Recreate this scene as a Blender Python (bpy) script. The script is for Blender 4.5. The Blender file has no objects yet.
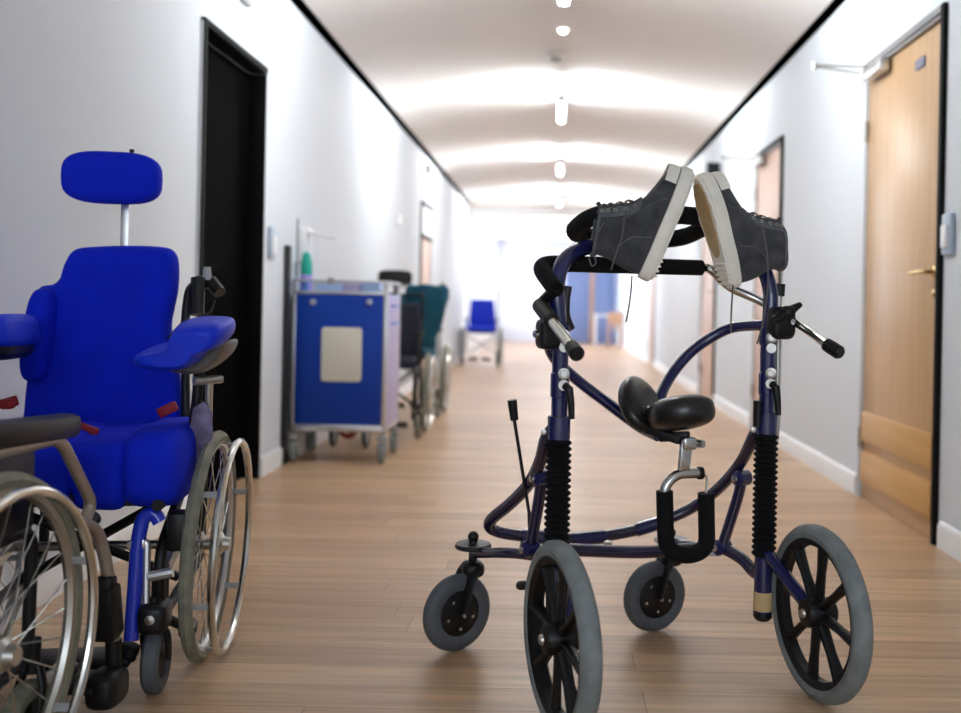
import bpy, bmesh, math, random
from mathutils import Vector as V, Matrix as M, Euler
random.seed(4)
S = bpy.context.scene
COL = S.collection
PI = math.pi

# ---------------------------------------------------------------- camera, world, exposure
EYE, FPX, VPX, VPY, ROLL = 0.92, 960.0, 557.0, 306.0, math.radians(1.15)
cam_data = bpy.data.cameras.new('camera')
cam = bpy.data.objects.new('camera', cam_data)
COL.objects.link(cam)
cam.location = (0, 0, EYE)
cam.rotation_euler = (M.Rotation(math.radians(90), 3, 'X') @ M.Rotation(ROLL, 3, 'Z')).to_euler()
cam_data.sensor_fit = 'HORIZONTAL'
cam_data.sensor_width = 36
cam_data.lens = 36 * FPX / 961
cam_data.shift_x = -(VPX - 480.5) / 961
cam_data.shift_y = (VPY - 356.5) / 961
cam_data.dof.use_dof = True
cam_data.dof.focus_distance = 2.3
cam_data.dof.aperture_fstop = 1.9
cam_data.clip_start = 0.05
S.camera = cam

world = bpy.data.worlds.new('daylight')
S.world = world
world.use_nodes = True
wb = world.node_tree.nodes['Background']
wb.inputs[0].default_value = (0.80, 0.88, 1.0, 1)
wb.inputs[1].default_value = 1.0
S.view_settings.view_transform = 'Standard'
S.view_settings.look = 'None'
S.view_settings.gamma = 1
S.view_settings.use_curve_mapping = False
S.view_settings.exposure = 1.2
LAMP_POWER = 14.0     # the glowing tubes themselves
FAN_WIDTH = 0.50
FAN_POWER = 17.0      # each side of a lamp: light thrown sideways across the corridor
try:
    S.cycles.use_denoising = True
    S.cycles.max_bounces = 10
    S.cycles.diffuse_bounces = 6
    S.cycles.sample_clamp_indirect = 8
except Exception:
    pass

def area(name, loc, rot, sx, sy, power, col):
    d = bpy.data.lights.new(name, 'AREA')
    d.shape = 'RECTANGLE'; d.size = sx; d.size_y = sy
    d.energy = power; d.color = col
    o = bpy.data.objects.new(name, d)
    COL.objects.link(o); o.location = loc; o.rotation_euler = rot
    return o
# daylight entering through the windows of the far lobby, then an added unseen fill light behind the camera
area('far_window_daylight', (-3.2, 20.2, 1.5), (0, -PI / 2, 0), 2.4, 8.0, 190, (0.78, 0.86, 1.0))
area('near_fill', (0.2, -2.9, 1.7), (PI / 2, 0, 0), 2.6, 1.6, 14, (0.82, 0.90, 1.0))

# ---------------------------------------------------------------- projection helper (pixel of the photograph -> view ray)
def ray(px, py):
    dx, dy = px - VPX, py - VPY
    u = dx * math.cos(ROLL) + dy * math.sin(ROLL)
    v = -dx * math.sin(ROLL) + dy * math.cos(ROLL)
    return V((u / FPX, 1, -v / FPX))
EYEP = V((0, 0, EYE))
def at(px, py, Y):
    return EYEP + ray(px, py) * Y
class Frame:
    """a thing's own axes: a = to its right, b = forward, z = up; rays through pixels meet its planes"""
    def __init__(s, o, yaw):
        s.o = V(o); s.yaw = yaw
        s.m = M.Translation(s.o) @ M.Rotation(yaw, 4, 'Z'); s.i = s.m.inverted()
    def p(s, px, py, a=None, b=None, z=None, Y=None):
        if Y is not None: return s.i @ at(px, py, Y)
        e = s.i @ EYEP; d = (s.i.to_3x3() @ ray(px, py))
        if a is not None: t = (a - e.x) / d.x
        elif b is not None: t = (b - e.y) / d.y
        else: t = (z - e.z) / d.z
        return e + d * t

# ---------------------------------------------------------------- materials
def mat(name, col, rough=0.5, metal=0.0, spec=0.5, var=0.0, scale=8.0, bump=0.0, bscale=60.0, coat=0.0, stretch=None, sheen=0.0):
    m = bpy.data.materials.new(name); m.use_nodes = True
    n, l = m.node_tree.nodes, m.node_tree.links
    b = n['Principled BSDF']
    b.inputs['Base Color'].default_value = (*col, 1)
    b.inputs['Roughness'].default_value = rough
    b.inputs['Metallic'].default_value = metal
    b.inputs['Specular IOR Level'].default_value = spec
    b.inputs['Coat Weight'].default_value = coat
    b.inputs['Sheen Weight'].default_value = sheen
    tc = n.new('ShaderNodeTexCoord')
    mp = n.new('ShaderNodeMapping')
    if stretch: mp.inputs['Scale'].default_value = stretch
    l.new(tc.outputs['Object'], mp.inputs[0])
    if var:
        t = n.new('ShaderNodeTexNoise'); t.inputs['Scale'].default_value = scale; t.inputs['Detail'].default_value = 4
        l.new(mp.outputs[0], t.inputs['Vector'])
        r = n.new('ShaderNodeValToRGB')
        r.color_ramp.elements[0].position = 0.3; r.color_ramp.elements[1].position = 0.7
        r.color_ramp.elements[0].color = (*[c * (1 - var) for c in col], 1)
        r.color_ramp.elements[1].color = (*[min(1, c * (1 + var)) for c in col], 1)
        l.new(t.outputs['Fac'], r.inputs[0]); l.new(r.outputs[0], b.inputs['Base Color'])
    if bump:
        t2 = n.new('ShaderNodeTexNoise'); t2.inputs['Scale'].default_value = bscale; t2.inputs['Detail'].default_value = 3
        l.new(mp.outputs[0], t2.inputs['Vector'])
        bp = n.new('ShaderNodeBump'); bp.inputs['Strength'].default_value = bump; bp.inputs['Distance'].default_value = 0.002
        l.new(t2.outputs['Fac'], bp.inputs['Height']); l.new(bp.outputs[0], b.inputs['Normal'])
    return m

def emit(name, col, k):
    m = bpy.data.materials.new(name); m.use_nodes = True
    b = m.node_tree.nodes['Principled BSDF']
    b.inputs['Base Color'].default_value = (*col, 1)
    b.inputs['Emission Color'].default_value = (*col, 1)
    b.inputs['Emission Strength'].default_value = k
    return m

def floor_mat():
    m = bpy.data.materials.new('oak_laminate'); m.use_nodes = True
    n, l = m.node_tree.nodes, m.node_tree.links
    b = n['Principled BSDF']
    tc = n.new('ShaderNodeTexCoord')
    br = n.new('ShaderNodeTexBrick')
    br.offset = 0.0; br.offset_frequency = 2; br.squash = 1
    br.inputs['Scale'].default_value = 1
    br.inputs['Brick Width'].default_value = 1.28
    br.inputs['Row Height'].default_value = 0.128
    br.inputs['Mortar Size'].default_value = 0.0016
    br.inputs['Mortar Smooth'].default_value = 0.3
    br.inputs['Bias'].default_value = -0.1
    br.inputs['Color1'].default_value = (0.47, 0.295, 0.165, 1)
    br.inputs['Color2'].default_value = (0.62, 0.415, 0.245, 1)
    br.inputs['Mortar'].default_value = (0.29, 0.175, 0.10, 1)
    sx = n.new('ShaderNodeSeparateXYZ'); l.new(tc.outputs['Object'], sx.inputs[0])
    dv = n.new('ShaderNodeMath'); dv.operation = 'DIVIDE'; dv.inputs[1].default_value = 0.128; l.new(sx.outputs[1], dv.inputs[0])
    fl = n.new('ShaderNodeMath'); fl.operation = 'FLOOR'; l.new(dv.outputs[0], fl.inputs[0])
    wn = n.new('ShaderNodeTexWhiteNoise'); wn.noise_dimensions = '1D'; l.new(fl.outputs[0], wn.inputs['W'])
    ml = n.new('ShaderNodeMath'); ml.operation = 'MULTIPLY_ADD'; ml.inputs[1].default_value = 1.28; l.new(wn.outputs['Value'], ml.inputs[0]); l.new(sx.outputs[0], ml.inputs[2])
    cx = n.new('ShaderNodeCombineXYZ'); l.new(ml.outputs[0], cx.inputs[0]); l.new(sx.outputs[1], cx.inputs[1])
    l.new(cx.outputs[0], br.inputs['Vector'])
    mp = n.new('ShaderNodeMapping'); mp.inputs['Scale'].default_value = (1.1, 22, 1)
    l.new(tc.outputs['Object'], mp.inputs[0])
    t = n.new('ShaderNodeTexNoise'); t.inputs['Scale'].default_value = 1.6; t.inputs['Detail'].default_value = 6
    l.new(mp.outputs[0], t.inputs['Vector'])
    mr = n.new('ShaderNodeMapRange'); mr.inputs[1].default_value = 0.25; mr.inputs[2].default_value = 0.75
    mr.inputs[3].default_value = 0.74; mr.inputs[4].default_value = 1.24
    l.new(t.outputs['Fac'], mr.inputs[0])
    mx = n.new('ShaderNodeMix'); mx.data_type = 'RGBA'; mx.blend_type = 'MULTIPLY'; mx.inputs[0].default_value = 1
    l.new(br.outputs['Color'], mx.inputs[6]); l.new(mr.outputs[0], mx.inputs[7])
    l.new(mx.outputs[2], b.inputs['Base Color'])
    b.inputs['Roughness'].default_value = 0.34
    b.inputs['Specular IOR Level'].default_value = 0.5
    return m

def wood(name, c1, c2, rough=0.4, vert=True):
    m = bpy.data.materials.new(name); m.use_nodes = True
    n, l = m.node_tree.nodes, m.node_tree.links
    b = n['Principled BSDF']
    tc = n.new('ShaderNodeTexCoord'); mp = n.new('ShaderNodeMapping')
    mp.inputs['Scale'].default_value = (14, 14, 0.9) if vert else (14, 0.9, 14)
    l.new(tc.outputs['Object'], mp.inputs[0])
    t = n.new('ShaderNodeTexNoise'); t.inputs['Scale'].default_value = 2.2; t.inputs['Detail'].default_value = 5
    l.new(mp.outputs[0], t.inputs['Vector'])
    r = n.new('ShaderNodeValToRGB')
    r.color_ramp.elements[0].position = 0.3; r.color_ramp.elements[1].position = 0.72
    r.color_ramp.elements[0].color = (*c1, 1); r.color_ramp.elements[1].color = (*c2, 1)
    l.new(t.outputs['Fac'], r.inputs[0]); l.new(r.outputs[0], b.inputs['Base Color'])
    b.inputs['Roughness'].default_value = rough
    return m

WALL = mat('wall_paint', (0.65, 0.690, 0.735), 0.75, var=0.015, scale=1.2, bump=0.15, bscale=180)
CEIL = mat('ceiling_paint', (0.78, 0.755, 0.735), 0.8, var=0.01, scale=2)
WHITE = mat('white_gloss', (0.82, 0.83, 0.84), 0.35)
GAPSHADE = mat('gap_shade', (0.001, 0.001, 0.001), 0.9, spec=0.0)
FLOOR = floor_mat()
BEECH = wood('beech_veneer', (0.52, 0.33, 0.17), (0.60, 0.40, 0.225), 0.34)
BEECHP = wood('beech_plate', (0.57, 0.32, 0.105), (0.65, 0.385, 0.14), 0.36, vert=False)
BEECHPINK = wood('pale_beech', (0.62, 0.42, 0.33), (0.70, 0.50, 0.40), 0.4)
FRAMEDK = mat('dark_door_frame', (0.004, 0.004, 0.0045), 0.6, spec=0.12)
FRAMEGR = mat('grey_door_frame', (0.22, 0.22, 0.23), 0.4)
DARKDOOR = mat('dark_door', (0.0012, 0.001, 0.001), 0.8, spec=0.03, var=0.2, scale=3)
ALU = mat('brushed_aluminium', (0.60, 0.60, 0.60), 0.35, 0.9, var=0.05, scale=20)
CHROME = mat('chrome', (0.60, 0.60, 0.56), 0.2, 1.0)
STEEL = mat('dull_steel', (0.50, 0.49, 0.45), 0.32, 0.95)
BRASS = mat('brass', (0.75, 0.58, 0.30), 0.25, 1.0)
NAVY = mat('navy_paint', (0.010, 0.012, 0.085), 0.22, spec=0.6, coat=0.6)
PLUM = mat('dark_plum_paint', (0.014, 0.010, 0.048), 0.22, spec=0.6, coat=0.6)
BLACK = mat('black_plastic', (0.006, 0.006, 0.0065), 0.42, spec=0.35, var=0.2, scale=30)
FOAM = mat('black_foam', (0.006, 0.006, 0.0065), 0.85, spec=0.2, bump=0.5, bscale=300)
VINYL = mat('black_vinyl', (0.010, 0.009, 0.009), 0.28, spec=0.6)
RUBBER = mat('grey_rubber', (0.20, 0.225, 0.225), 0.65, var=0.18, scale=26)
RUBBERD = mat('dark_grey_rubber', (0.085, 0.095, 0.105), 0.6, var=0.12, scale=26)
OLIVE = mat('olive_grey_rubber', (0.20, 0.20, 0.15), 0.75, var=0.2, scale=30, bump=0.6, bscale=120)
TAPE = mat('cream_tape', (0.66, 0.47, 0.24), 0.6)
ROYAL = mat('royal_blue_fabric', (0.002, 0.018, 0.60), 0.85, spec=0.2, var=0.08, scale=14, bump=0.2, bscale=400)
ROYALD = mat('royal_blue_vinyl', (0.003, 0.030, 0.66), 0.5, spec=0.3, var=0.05)
BLUEPAINT = mat('blue_paint', (0.01, 0.035, 0.58), 0.25, coat=0.5)
RED = mat('red_webbing', (0.30, 0.005, 0.010), 0.6)
TAUPE = mat('taupe_metallic_paint', (0.40, 0.35, 0.29), 0.35, 0.6)
CARTBLUE = mat('cart_blue_laminate', (0.001, 0.040, 0.33), 0.5, spec=0.3, var=0.04)
CREAM = mat('cream_panel', (0.72, 0.69, 0.58), 0.4)
LILAC = mat('lilac_laminate', (0.50, 0.45, 0.68), 0.5)
PALEBLUE = mat('pale_blue_plastic', (0.42, 0.58, 0.90), 0.4)
MIDBLUE = mat('mid_blue_plastic', (0.08, 0.22, 0.62), 0.4)
GREEN = mat('green_plastic', (0.0, 0.36, 0.27), 0.4)
PURPLE = mat('purple_plastic', (0.30, 0.24, 0.62), 0.4)
TEAL = mat('teal_fabric', (0.003, 0.085, 0.14), 0.85, var=0.25, scale=9)
GREYP = mat('grey_plastic', (0.36, 0.37, 0.38), 0.5)
VIOLET = mat('violet_guard', (0.13, 0.10, 0.21), 0.4, var=0.5, scale=26)
DENIM = mat('charcoal_suede', (0.066, 0.068, 0.072), 0.9, spec=0.2, var=0.35, scale=22, bump=0.5, bscale=260, sheen=0.2)
DENIML = mat('grey_trim_leather', (0.115, 0.125, 0.132), 0.7, var=0.2, scale=40)
LINING = mat('dark_lining', (0.045, 0.035, 0.032), 0.9)
SOLE = mat('cream_rubber', (0.90, 0.87, 0.76), 0.55, var=0.06, scale=20)
TREAD = mat('tan_rubber', (0.58, 0.42, 0.22), 0.7, var=0.12, scale=30)
LACE = mat('grey_lace', (0.13, 0.12, 0.115), 0.9)
BLUEGLASS = mat('blue_door_panel', (0.16, 0.22, 0.42), 0.4)
ORANGE = mat('orange_wood', (0.46, 0.27, 0.17), 0.5)
LOBBYWALL = mat('lobby_paint', (0.74, 0.77, 0.86), 0.7)
GLASS = bpy.data.materials.new('window_glass'); GLASS.use_nodes = True
_g = GLASS.node_tree.nodes['Principled BSDF']
_g.inputs['Transmission Weight'].default_value = 1; _g.inputs['Roughness'].default_value = 0.02; _g.inputs['IOR'].default_value = 1.02
TUBE = emit('lit_tube', (0.96, 0.98, 1.0), LAMP_POWER)

# ---------------------------------------------------------------- mesh helpers
def frame_of(d):
    d = V(d).normalized()
    r = V((0, 0, 1)) if abs(d.z) < 0.95 else V((1, 0, 0))
    x = d.cross(r).normalized(); y = d.cross(x).normalized()
    return x, y, d
def spline(pts, n=8, closed=False):
    pts = [V(p) for p in pts]; out = []; N = len(pts)
    rng = range(N) if closed else range(N - 1)
    g = (lambda i: pts[i % N]) if closed else (lambda i: pts[max(0, min(N - 1, i))])
    for i in rng:
        p0, p1, p2, p3 = g(i - 1), g(i), g(i + 1), g(i + 2)
        for k in range(n):
            t = k / n
            out.append(0.5 * (2 * p1 + (p2 - p0) * t + (2 * p0 - 5 * p1 + 4 * p2 - p3) * t * t + (3 * p1 - p0 - 3 * p2 + p3) * t ** 3))
    if not closed: out.append(pts[-1])
    return out
def fillet(pts, r, n=6, closed=False):
    pts = [V(p) for p in pts]; out = []; N = len(pts)
    for i, p in enumerate(pts):
        if not closed and i in (0, N - 1): out.append(p); continue
        a, c = pts[i - 1], pts[(i + 1) % N]
        k = min(r, (a - p).length * .49, (c - p).length * .49)
        s, e = p + (a - p).normalized() * k, p + (c - p).normalized() * k
        for j in range(n + 1):
            t = j / n
            out.append(s * (1 - t) ** 2 + p * 2 * t * (1 - t) + e * t * t)
    return out
class MB:
    def __init__(s): s.v = []; s.f = []
    def add(s, vs, fs):
        o = len(s.v); s.v += [V(q) for q in vs]; s.f += [[i + o for i in f] for f in fs]; return s
    def tube(s, pts, r, n=12, closed=False, flat=1.0):
        pts = [V(p) for p in pts]
        q = [pts[0]]
        for p in pts[1:]:
            if (p - q[-1]).length > 1e-6: q.append(p)
        pts = q; N = len(pts)
        rs = r if isinstance(r, (list, tuple)) else [r] * N
        if len(rs) != N: rs = [rs[0] + (rs[-1] - rs[0]) * i / (N - 1) for i in range(N)]
        tan = []
        for i in range(N):
            a = pts[i - 1] if (i or closed) else pts[0]; b = pts[(i + 1) % N] if (i < N - 1 or closed) else pts[-1]
            tan.append((b - a).normalized())
        x, y, _ = frame_of(tan[0]); vs = []; fs = []
        for i in range(N):
            x = (x - tan[i] * x.dot(tan[i]))
            if x.length < 1e-6: x, _, _ = frame_of(tan[i])
            x.normalize(); y = tan[i].cross(x)
            for k in range(n):
                t = 2 * PI * k / n
                vs.append(pts[i] + x * math.cos(t) * rs[i] + y * math.sin(t) * rs[i] * flat)
        for i in range(N if closed else N - 1):
            for k in range(n):
                a, b = i * n + k, i * n + (k + 1) % n
                c, d = ((i + 1) % N) * n + (k + 1) % n, ((i + 1) % N) * n + k
                fs.append([a, b, c, d])
        if not closed:
            fs.append(list(range(n))[::-1]); fs.append([(N - 1) * n + k for k in range(n)])
        return s.add(vs, fs)
    def rod(s, a, b, r, n=12): return s.tube([a, b], r, n)
    def lathe(s, prof, o, ax, n=32, closed=False):
        x, y, d = frame_of(ax); o = V(o); vs = []; fs = []; P = len(prof)
        for k in range(n):
            t = 2 * PI * k / n; e = x * math.cos(t) + y * math.sin(t)
            for (r, h) in prof: vs.append(o + e * r + d * h)
        for k in range(n):
            for j in range(P if closed else P - 1):
                a, b = k * P + j, k * P + (j + 1) % P
                c, e = ((k + 1) % n) * P + (j + 1) % P, ((k + 1) % n) * P + j
                fs.append([a, b, c, e])
        if not closed:
            if prof[0][0] > 1e-5: fs.append([k * P for k in range(n)])
            if prof[-1][0] > 1e-5: fs.append([k * P + P - 1 for k in range(n)][::-1])
        return s.add(vs, fs)
    def torus(s, o, ax, R, r, n=40, m=12, w=1.0):
        return s.lathe([(R + r * math.cos(2 * PI * j / m), r * w * math.sin(2 * PI * j / m)) for j in range(m)], o, ax, n, True)
    def bm(s, b, X=None):
        b.verts.ensure_lookup_table(); b.verts.index_update()
        s.add([(X @ v.co) if X else v.co for v in b.verts], [[v.index for v in f.verts] for f in b.faces]); b.free(); return s
    def box(s, c, d, R=None, bev=0.0, seg=2):
        b = bmesh.new(); bmesh.ops.create_cube(b, size=1)
        for v in b.verts: v.co = V((v.co.x * d[0], v.co.y * d[1], v.co.z * d[2]))
        if bev: bmesh.ops.bevel(b, geom=b.edges[:], offset=min(bev, min(d) * .49), segments=seg, profile=.5, affect='EDGES')
        X = M.Translation(V(c)) @ (R.to_4x4() if R else M.Identity(4))
        return s.bm(b, X)
    def bar(s, a, b, w, t, bev=0.0, up=(0, 0, 1)):
        """flat bar from a to b, w wide along the direction nearest 'up', t thick"""
        a, b = V(a), V(b); d = (b - a); L = d.length; d.normalize()
        y = V(up) - d * V(up).dot(d)
        if y.length < 1e-4: y = frame_of(d)[0]
        y.normalize(); x = d.cross(y)
        R = M((d, y, x)).transposed()
        return s.box((a + b) / 2, (L, w, t), R, bev)
    def sup(s, c, r, e=0.6, f=None, R=None, n=28, m=16):
        """superellipsoid pad"""
        f = f or e; pw = lambda q, k: math.copysign(abs(q) ** k, q); vs = []; fs = []
        for j in range(m + 1):
            ph = -PI / 2 + PI * j / m
            for k in range(n):
                t = 2 * PI * k / n
                q = V((r[0] * pw(math.cos(ph), f) * pw(math.cos(t), e), r[1] * pw(math.cos(ph), f) * pw(math.sin(t), e), r[2] * pw(math.sin(ph), f)))
                vs.append(V(c) + (R @ q if R else q))
        for j in range(m):
            for k in range(n): fs.append([j * n + k, j * n + (k + 1) % n, (j + 1) * n + (k + 1) % n, (j + 1) * n + k])
        return s.add(vs, fs)
    def prism(s, poly, t, X, bev=0.0, seg=3):
        """polygon in x-y, thickness t along z, placed by matrix X"""
        b = bmesh.new(); vs = [b.verts.new((p[0], p[1], -t / 2)) for p in poly]
        f = b.faces.new(vs); r = bmesh.ops.extrude_face_region(b, geom=[f])
        for v in [g for g in r['geom'] if isinstance(g, bmesh.types.BMVert)]: v.co.z += t
        bmesh.ops.recalc_face_normals(b, faces=b.faces[:])
        if bev:
            ed = [e for e in b.edges if abs(e.verts[0].co.z - e.verts[1].co.z) < 1e-6]
            bmesh.ops.bevel(b, geom=ed, offset=bev, segments=seg, profile=.5, affect='EDGES')
        return s.bm(b, X)
    def loft(s, rings, cap=True, closed=True):
        n = len(rings[0]); vs = [p for r in rings for p in r]; fs = []
        for i in range(len(rings) - 1):
            for k in range(n if closed else n - 1):
                fs.append([i * n + k, i * n + (k + 1) % n, (i + 1) * n + (k + 1) % n, (i + 1) * n + k])
        if cap:
            fs.append(list(range(n))[::-1]); fs.append([(len(rings) - 1) * n + k for k in range(n)])
        return s.add(vs, fs)
    def pillow(s, poly, t, X, edge=.04):
        """upholstered slab: outline in x-y, rounded over towards both faces"""
        cx = sum(p[0] for p in poly) / len(poly); cy = sum(p[1] for p in poly) / len(poly)
        rings = []; h = t / 2; m = min(max(abs(p[0] - cx) for p in poly), max(abs(p[1] - cy) for p in poly)); e = edge / m
        for k, (q, z) in enumerate([(.06, -h), (.4, -h), (.8 * (1 - e), -h)] + [(1 - e + e * math.cos(a), h * math.sin(a)) for a in [(-PI / 2 + PI * i / 10) for i in range(11)]] + [(.8 * (1 - e), h * .97), (.55, h * .92), (.3, h * .88), (.06, h * .86)]):
            rings.append([X @ V((cx + (p[0] - cx) * q, cy + (p[1] - cy) * q, z)) for p in poly])
        return s.loft(rings)
    def mirror(s):
        o = MB(); o.v = [V((-p.x, p.y, p.z)) for p in s.v]; o.f = [f[::-1] for f in s.f]; return o
    def build(s, name, m, parent=None, ang=35, kind=None, label=None):
        me = bpy.data.meshes.new(name); me.from_pydata([tuple(p) for p in s.v], [], s.f)
        b = bmesh.new(); b.from_mesh(me); bmesh.ops.recalc_face_normals(b, faces=b.faces[:]); b.to_mesh(me); b.free()
        me.materials.append(m)
        for p in me.polygons: p.use_smooth = True
        me.set_sharp_from_angle(angle=math.radians(ang))
        o = bpy.data.objects.new(name, me); COL.objects.link(o)
        if parent: o.parent = parent
        if kind: o['kind'] = kind
        if label: o['label'] = label
        return o
def thing(name, label, cat, loc=(0, 0, 0), rz=0.0, group=None, mtx=None):
    o = bpy.data.objects.new(name, None); COL.objects.link(o)
    if mtx is not None:
        o.location = mtx.to_translation(); o.rotation_euler = mtx.to_euler()
    else:
        o.location = loc; o.rotation_euler = (0, 0, rz)
    o.empty_display_size = .1
    return tag(o, label, cat, group)
def tag(o, label, cat, group=None):
    o['label'] = label; o['category'] = cat
    if group: o['group'] = group
    return o
def struct(name, mb, m, **k): return mb.build(name, m, kind='structure', **k)
def copy_tree(o, parent=None):
    c = o.copy(); COL.objects.link(c)
    if parent: c.parent = parent
    for ch in list(o.children): copy_tree(ch, c)
    return c

# ---------------------------------------------------------------- the corridor
WX, HC, RISE, Y0, Y1, YE = 1.53, 2.61, 0.14, -2.6, 15.9, 24.2
struct('floor', MB().box((-0.6, (Y0 + YE) / 2, -.05), (5.8, YE - Y0, .1)), FLOOR)

# ceiling: a shallow vault springing from just inside both walls
prof = []
for k in range(33):
    x = -1.468 + 2.936 * k / 32
    prof.append((x, HC + RISE * (1 - (x / 1.468) ** 2)))
cb = MB()
loop = prof + [(1.468, HC + .4), (-1.468, HC + .4)]
cb.loft([[V((x, y, z)) for x, z in loop] for y in (Y0, Y1)])
struct('ceiling', cb, CEIL)
for i, sgn in enumerate((-1, 1)):
    struct('trim_%d' % (i + 1), MB().box((sgn * 1.4975, (Y0 + Y1) / 2, HC + .010), (.065, Y1 - Y0, .034)), GAPSHADE)  # solid black strip in the shadow gap; the shade is painted in

def wall_with(name, sgn, openings, y0, y1, top):
    """openings: (y0, y1, height)"""
    b = MB(); T = .14; cx = sgn * (WX + T / 2); y = y0
    for (a, c, h) in sorted(openings):
        b.box((cx, (y + a) / 2, top / 2), (T, a - y, top)); b.box((cx, (a + c) / 2, (h + top) / 2), (T, c - a, top - h)); y = c
    b.box((cx, (y + y1) / 2, top / 2), (T, y1 - y, top))
    return struct(name, b, WALL)
DR = [(3.81, 4.80, 2.158), (6.56, 7.46, 2.12), (9.25, 10.2, 2.12), (15.0, 15.8, 2.12)]
DL = [(4.06, 4.96, 2.115), (10.62, 11.6, 2.06)]
TOP = HC + .4
wall_with('wall_right', 1, DR, Y0, YE, TOP)
wall_with('wall_left', -1, DL, Y0, Y1, TOP)
def baseboard(name, sgn, openings, y0, y1):
    b = MB(); y = y0
    for (a, c) in [(o[0] - .03, o[1] + .03) for o in sorted(openings)] + [(y1, y1)]:
        if a - y > .02:
            pl = [(0, 0), (.016, 0), (.016, .085), (.011, .097), (.004, .105), (0, .105)]
            b.loft([[V((sgn * (WX - p), yy, z)) for p, z in pl] for yy in (y, a)])
        y = c
    struct(name, b, WHITE)
baseboard('baseboard_right', 1, DR, Y0, YE)
baseboard('baseboard_left', -1, DL, Y0, Y1)

def door(name, sgn, y0, y1, h, leafm, framem, hinge_far=True, plates=False, closer=True, recess=.008, handle=True, edge=FRAMEGR, jambm=None, headm=None):
    root = bpy.data.objects.new(name, None); COL.objects.link(root); root['kind'] = 'structure'
    root.location = (sgn * WX, y0, 0); L = y1 - y0
    X = lambda out: -sgn * out          # 'out' = metres into the corridor
    f = MB(); fw = .032
    f.box((X(-.03), fw / 2, h / 2), (.10, fw, h), bev=.003)
    MB().box((X(-.04), L - .006, h / 2 - fw / 2), (.10, .012, h - fw), bev=.002).build('hinge_jamb', jambm or WALL, root)
    MB().box((X(-.03), L / 2 + fw / 2 - .006, h - fw / 2), (.10, L - fw - .014, fw), bev=.003).build('frame_head', headm or framem, root)
    f.build('door_frame', framem, root)
    if edge:
        g = MB()
        g.box((X(-.004), L / 2, h - fw - .008), (.03, L - 2 * fw, .016))
        g.build('frame_seal', edge, root)
    lo = fw + .008
    MB().box((X(-recess - .02), (L + fw - .012) / 2, (h - fw) / 2), (.04, L - fw - .014, h - fw - .004), bev=.002).build('door_leaf', leafm, root)
    if plates:
        for (za, zb) in ((.085, .235), (.285, .43)):
            MB().box((X(-recess + .008), L / 2 + .004, (za + zb) / 2), (.030, L - 2 * lo - .02, zb - za), bev=.006).build('kick_plate', BEECHP, root)
    if hinge_far:
        for z in (.30, 1.82):
            MB().rod((X(.006), L - .012, z - .05), (X(.006), L - .012, z + .05), .011).build('hinge', STEEL, root)
    if handle:
        yy = lo + .06
        hd = MB()
        hd.lathe([(.024, 0), (.024, .006), (.012, .010), (.009, .05)], (X(-recess), yy, 1.09), (-sgn, 0, 0), 20)
        hd.tube(fillet([(X(-recess + .03), yy, 1.09), (X(-recess + .055), yy, 1.09), (X(-recess + .055), yy + .125, 1.088)], .02), .009)
        hd.build('door_handle', BRASS, root)
        MB().lathe([(.020, 0), (.020, .006), (.008, .008), (.008, .014)], (X(-recess), yy, 1.0), (-sgn, 0, 0), 20).build('lock_rosette', BRASS, root)
    if closer:
        c = MB().box((X(.028), L - .20, h - .075), (.05, .26, .062), bev=.008); c.build('door_closer', ALU, root)
        a = MB(); a.bar((X(.04), L - .13, h - .045), (X(.29), L - .10, h - .035), .008, .018); a.bar((X(.29), L - .10, h - .040), (X(.02), L + .06, h - .03), .008, .018)
        a.lathe([(.014, -.014), (.014, .014)], (X(.29), L - .10, h - .038), (0, 0, 1), 14)
        a.build('closer_arm', STEEL, root)
    return root
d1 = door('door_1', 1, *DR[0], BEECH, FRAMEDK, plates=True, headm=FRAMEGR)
MB().box((.0045, .30, 1.99), (.006, .105, .045), bev=.001).build('door_plaque', mat('plaque', (.10, .11, .22), .4), d1)
pl = MB()
for k, z in enumerate((2.0, 1.984)):
    for j in range(5): pl.box((.001, .262 + .017 * j, z), (.002, .011, .008))
pl.build('plaque_lettering', mat('plaque_mark', (.45, .46, .55), .5), d1)
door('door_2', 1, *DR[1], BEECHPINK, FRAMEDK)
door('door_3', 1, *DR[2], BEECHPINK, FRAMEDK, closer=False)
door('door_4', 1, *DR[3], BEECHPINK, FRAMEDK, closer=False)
d5 = door('door_5', -1, *DL[0], DARKDOOR, FRAMEDK, closer=False, recess=.075, hinge_far=False, edge=None, handle=False, jambm=FRAMEDK)
MB().box((-.012, .004, 1.05), (.05, .014, 2.1)).build('frame_edge', ALU, d5)
MB().box((-.0, .42, 2.104), (.012, .84, .014)).build('frame_edge', FRAMEGR, d5)
d6 = door('door_6', -1, *DL[1], BEECHPINK, FRAMEDK, closer=False)
MB().box((.004, .49, 1.68), (.02, .9, .035)).build('transom_bar', FRAMEDK, d6)
MB().box((-.003, .49, 1.87), (.024, .9, .33)).build('transom_panel', WHITE, d6)

# near end of the corridor: a pale unseen wall, its wide opening added to let fill light in
b = MB()
b.box((0, Y0 - .4, .45), (3.4, .12, .9)); b.box((0, Y0 - .4, 2.75), (3.4, .12, .5))
for sx in (-1.5, 1.6): b.box((sx, Y0 - .4, 1.7), (.4, .12, 1.6))
struct('wall_back', b, WALL)

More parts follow.
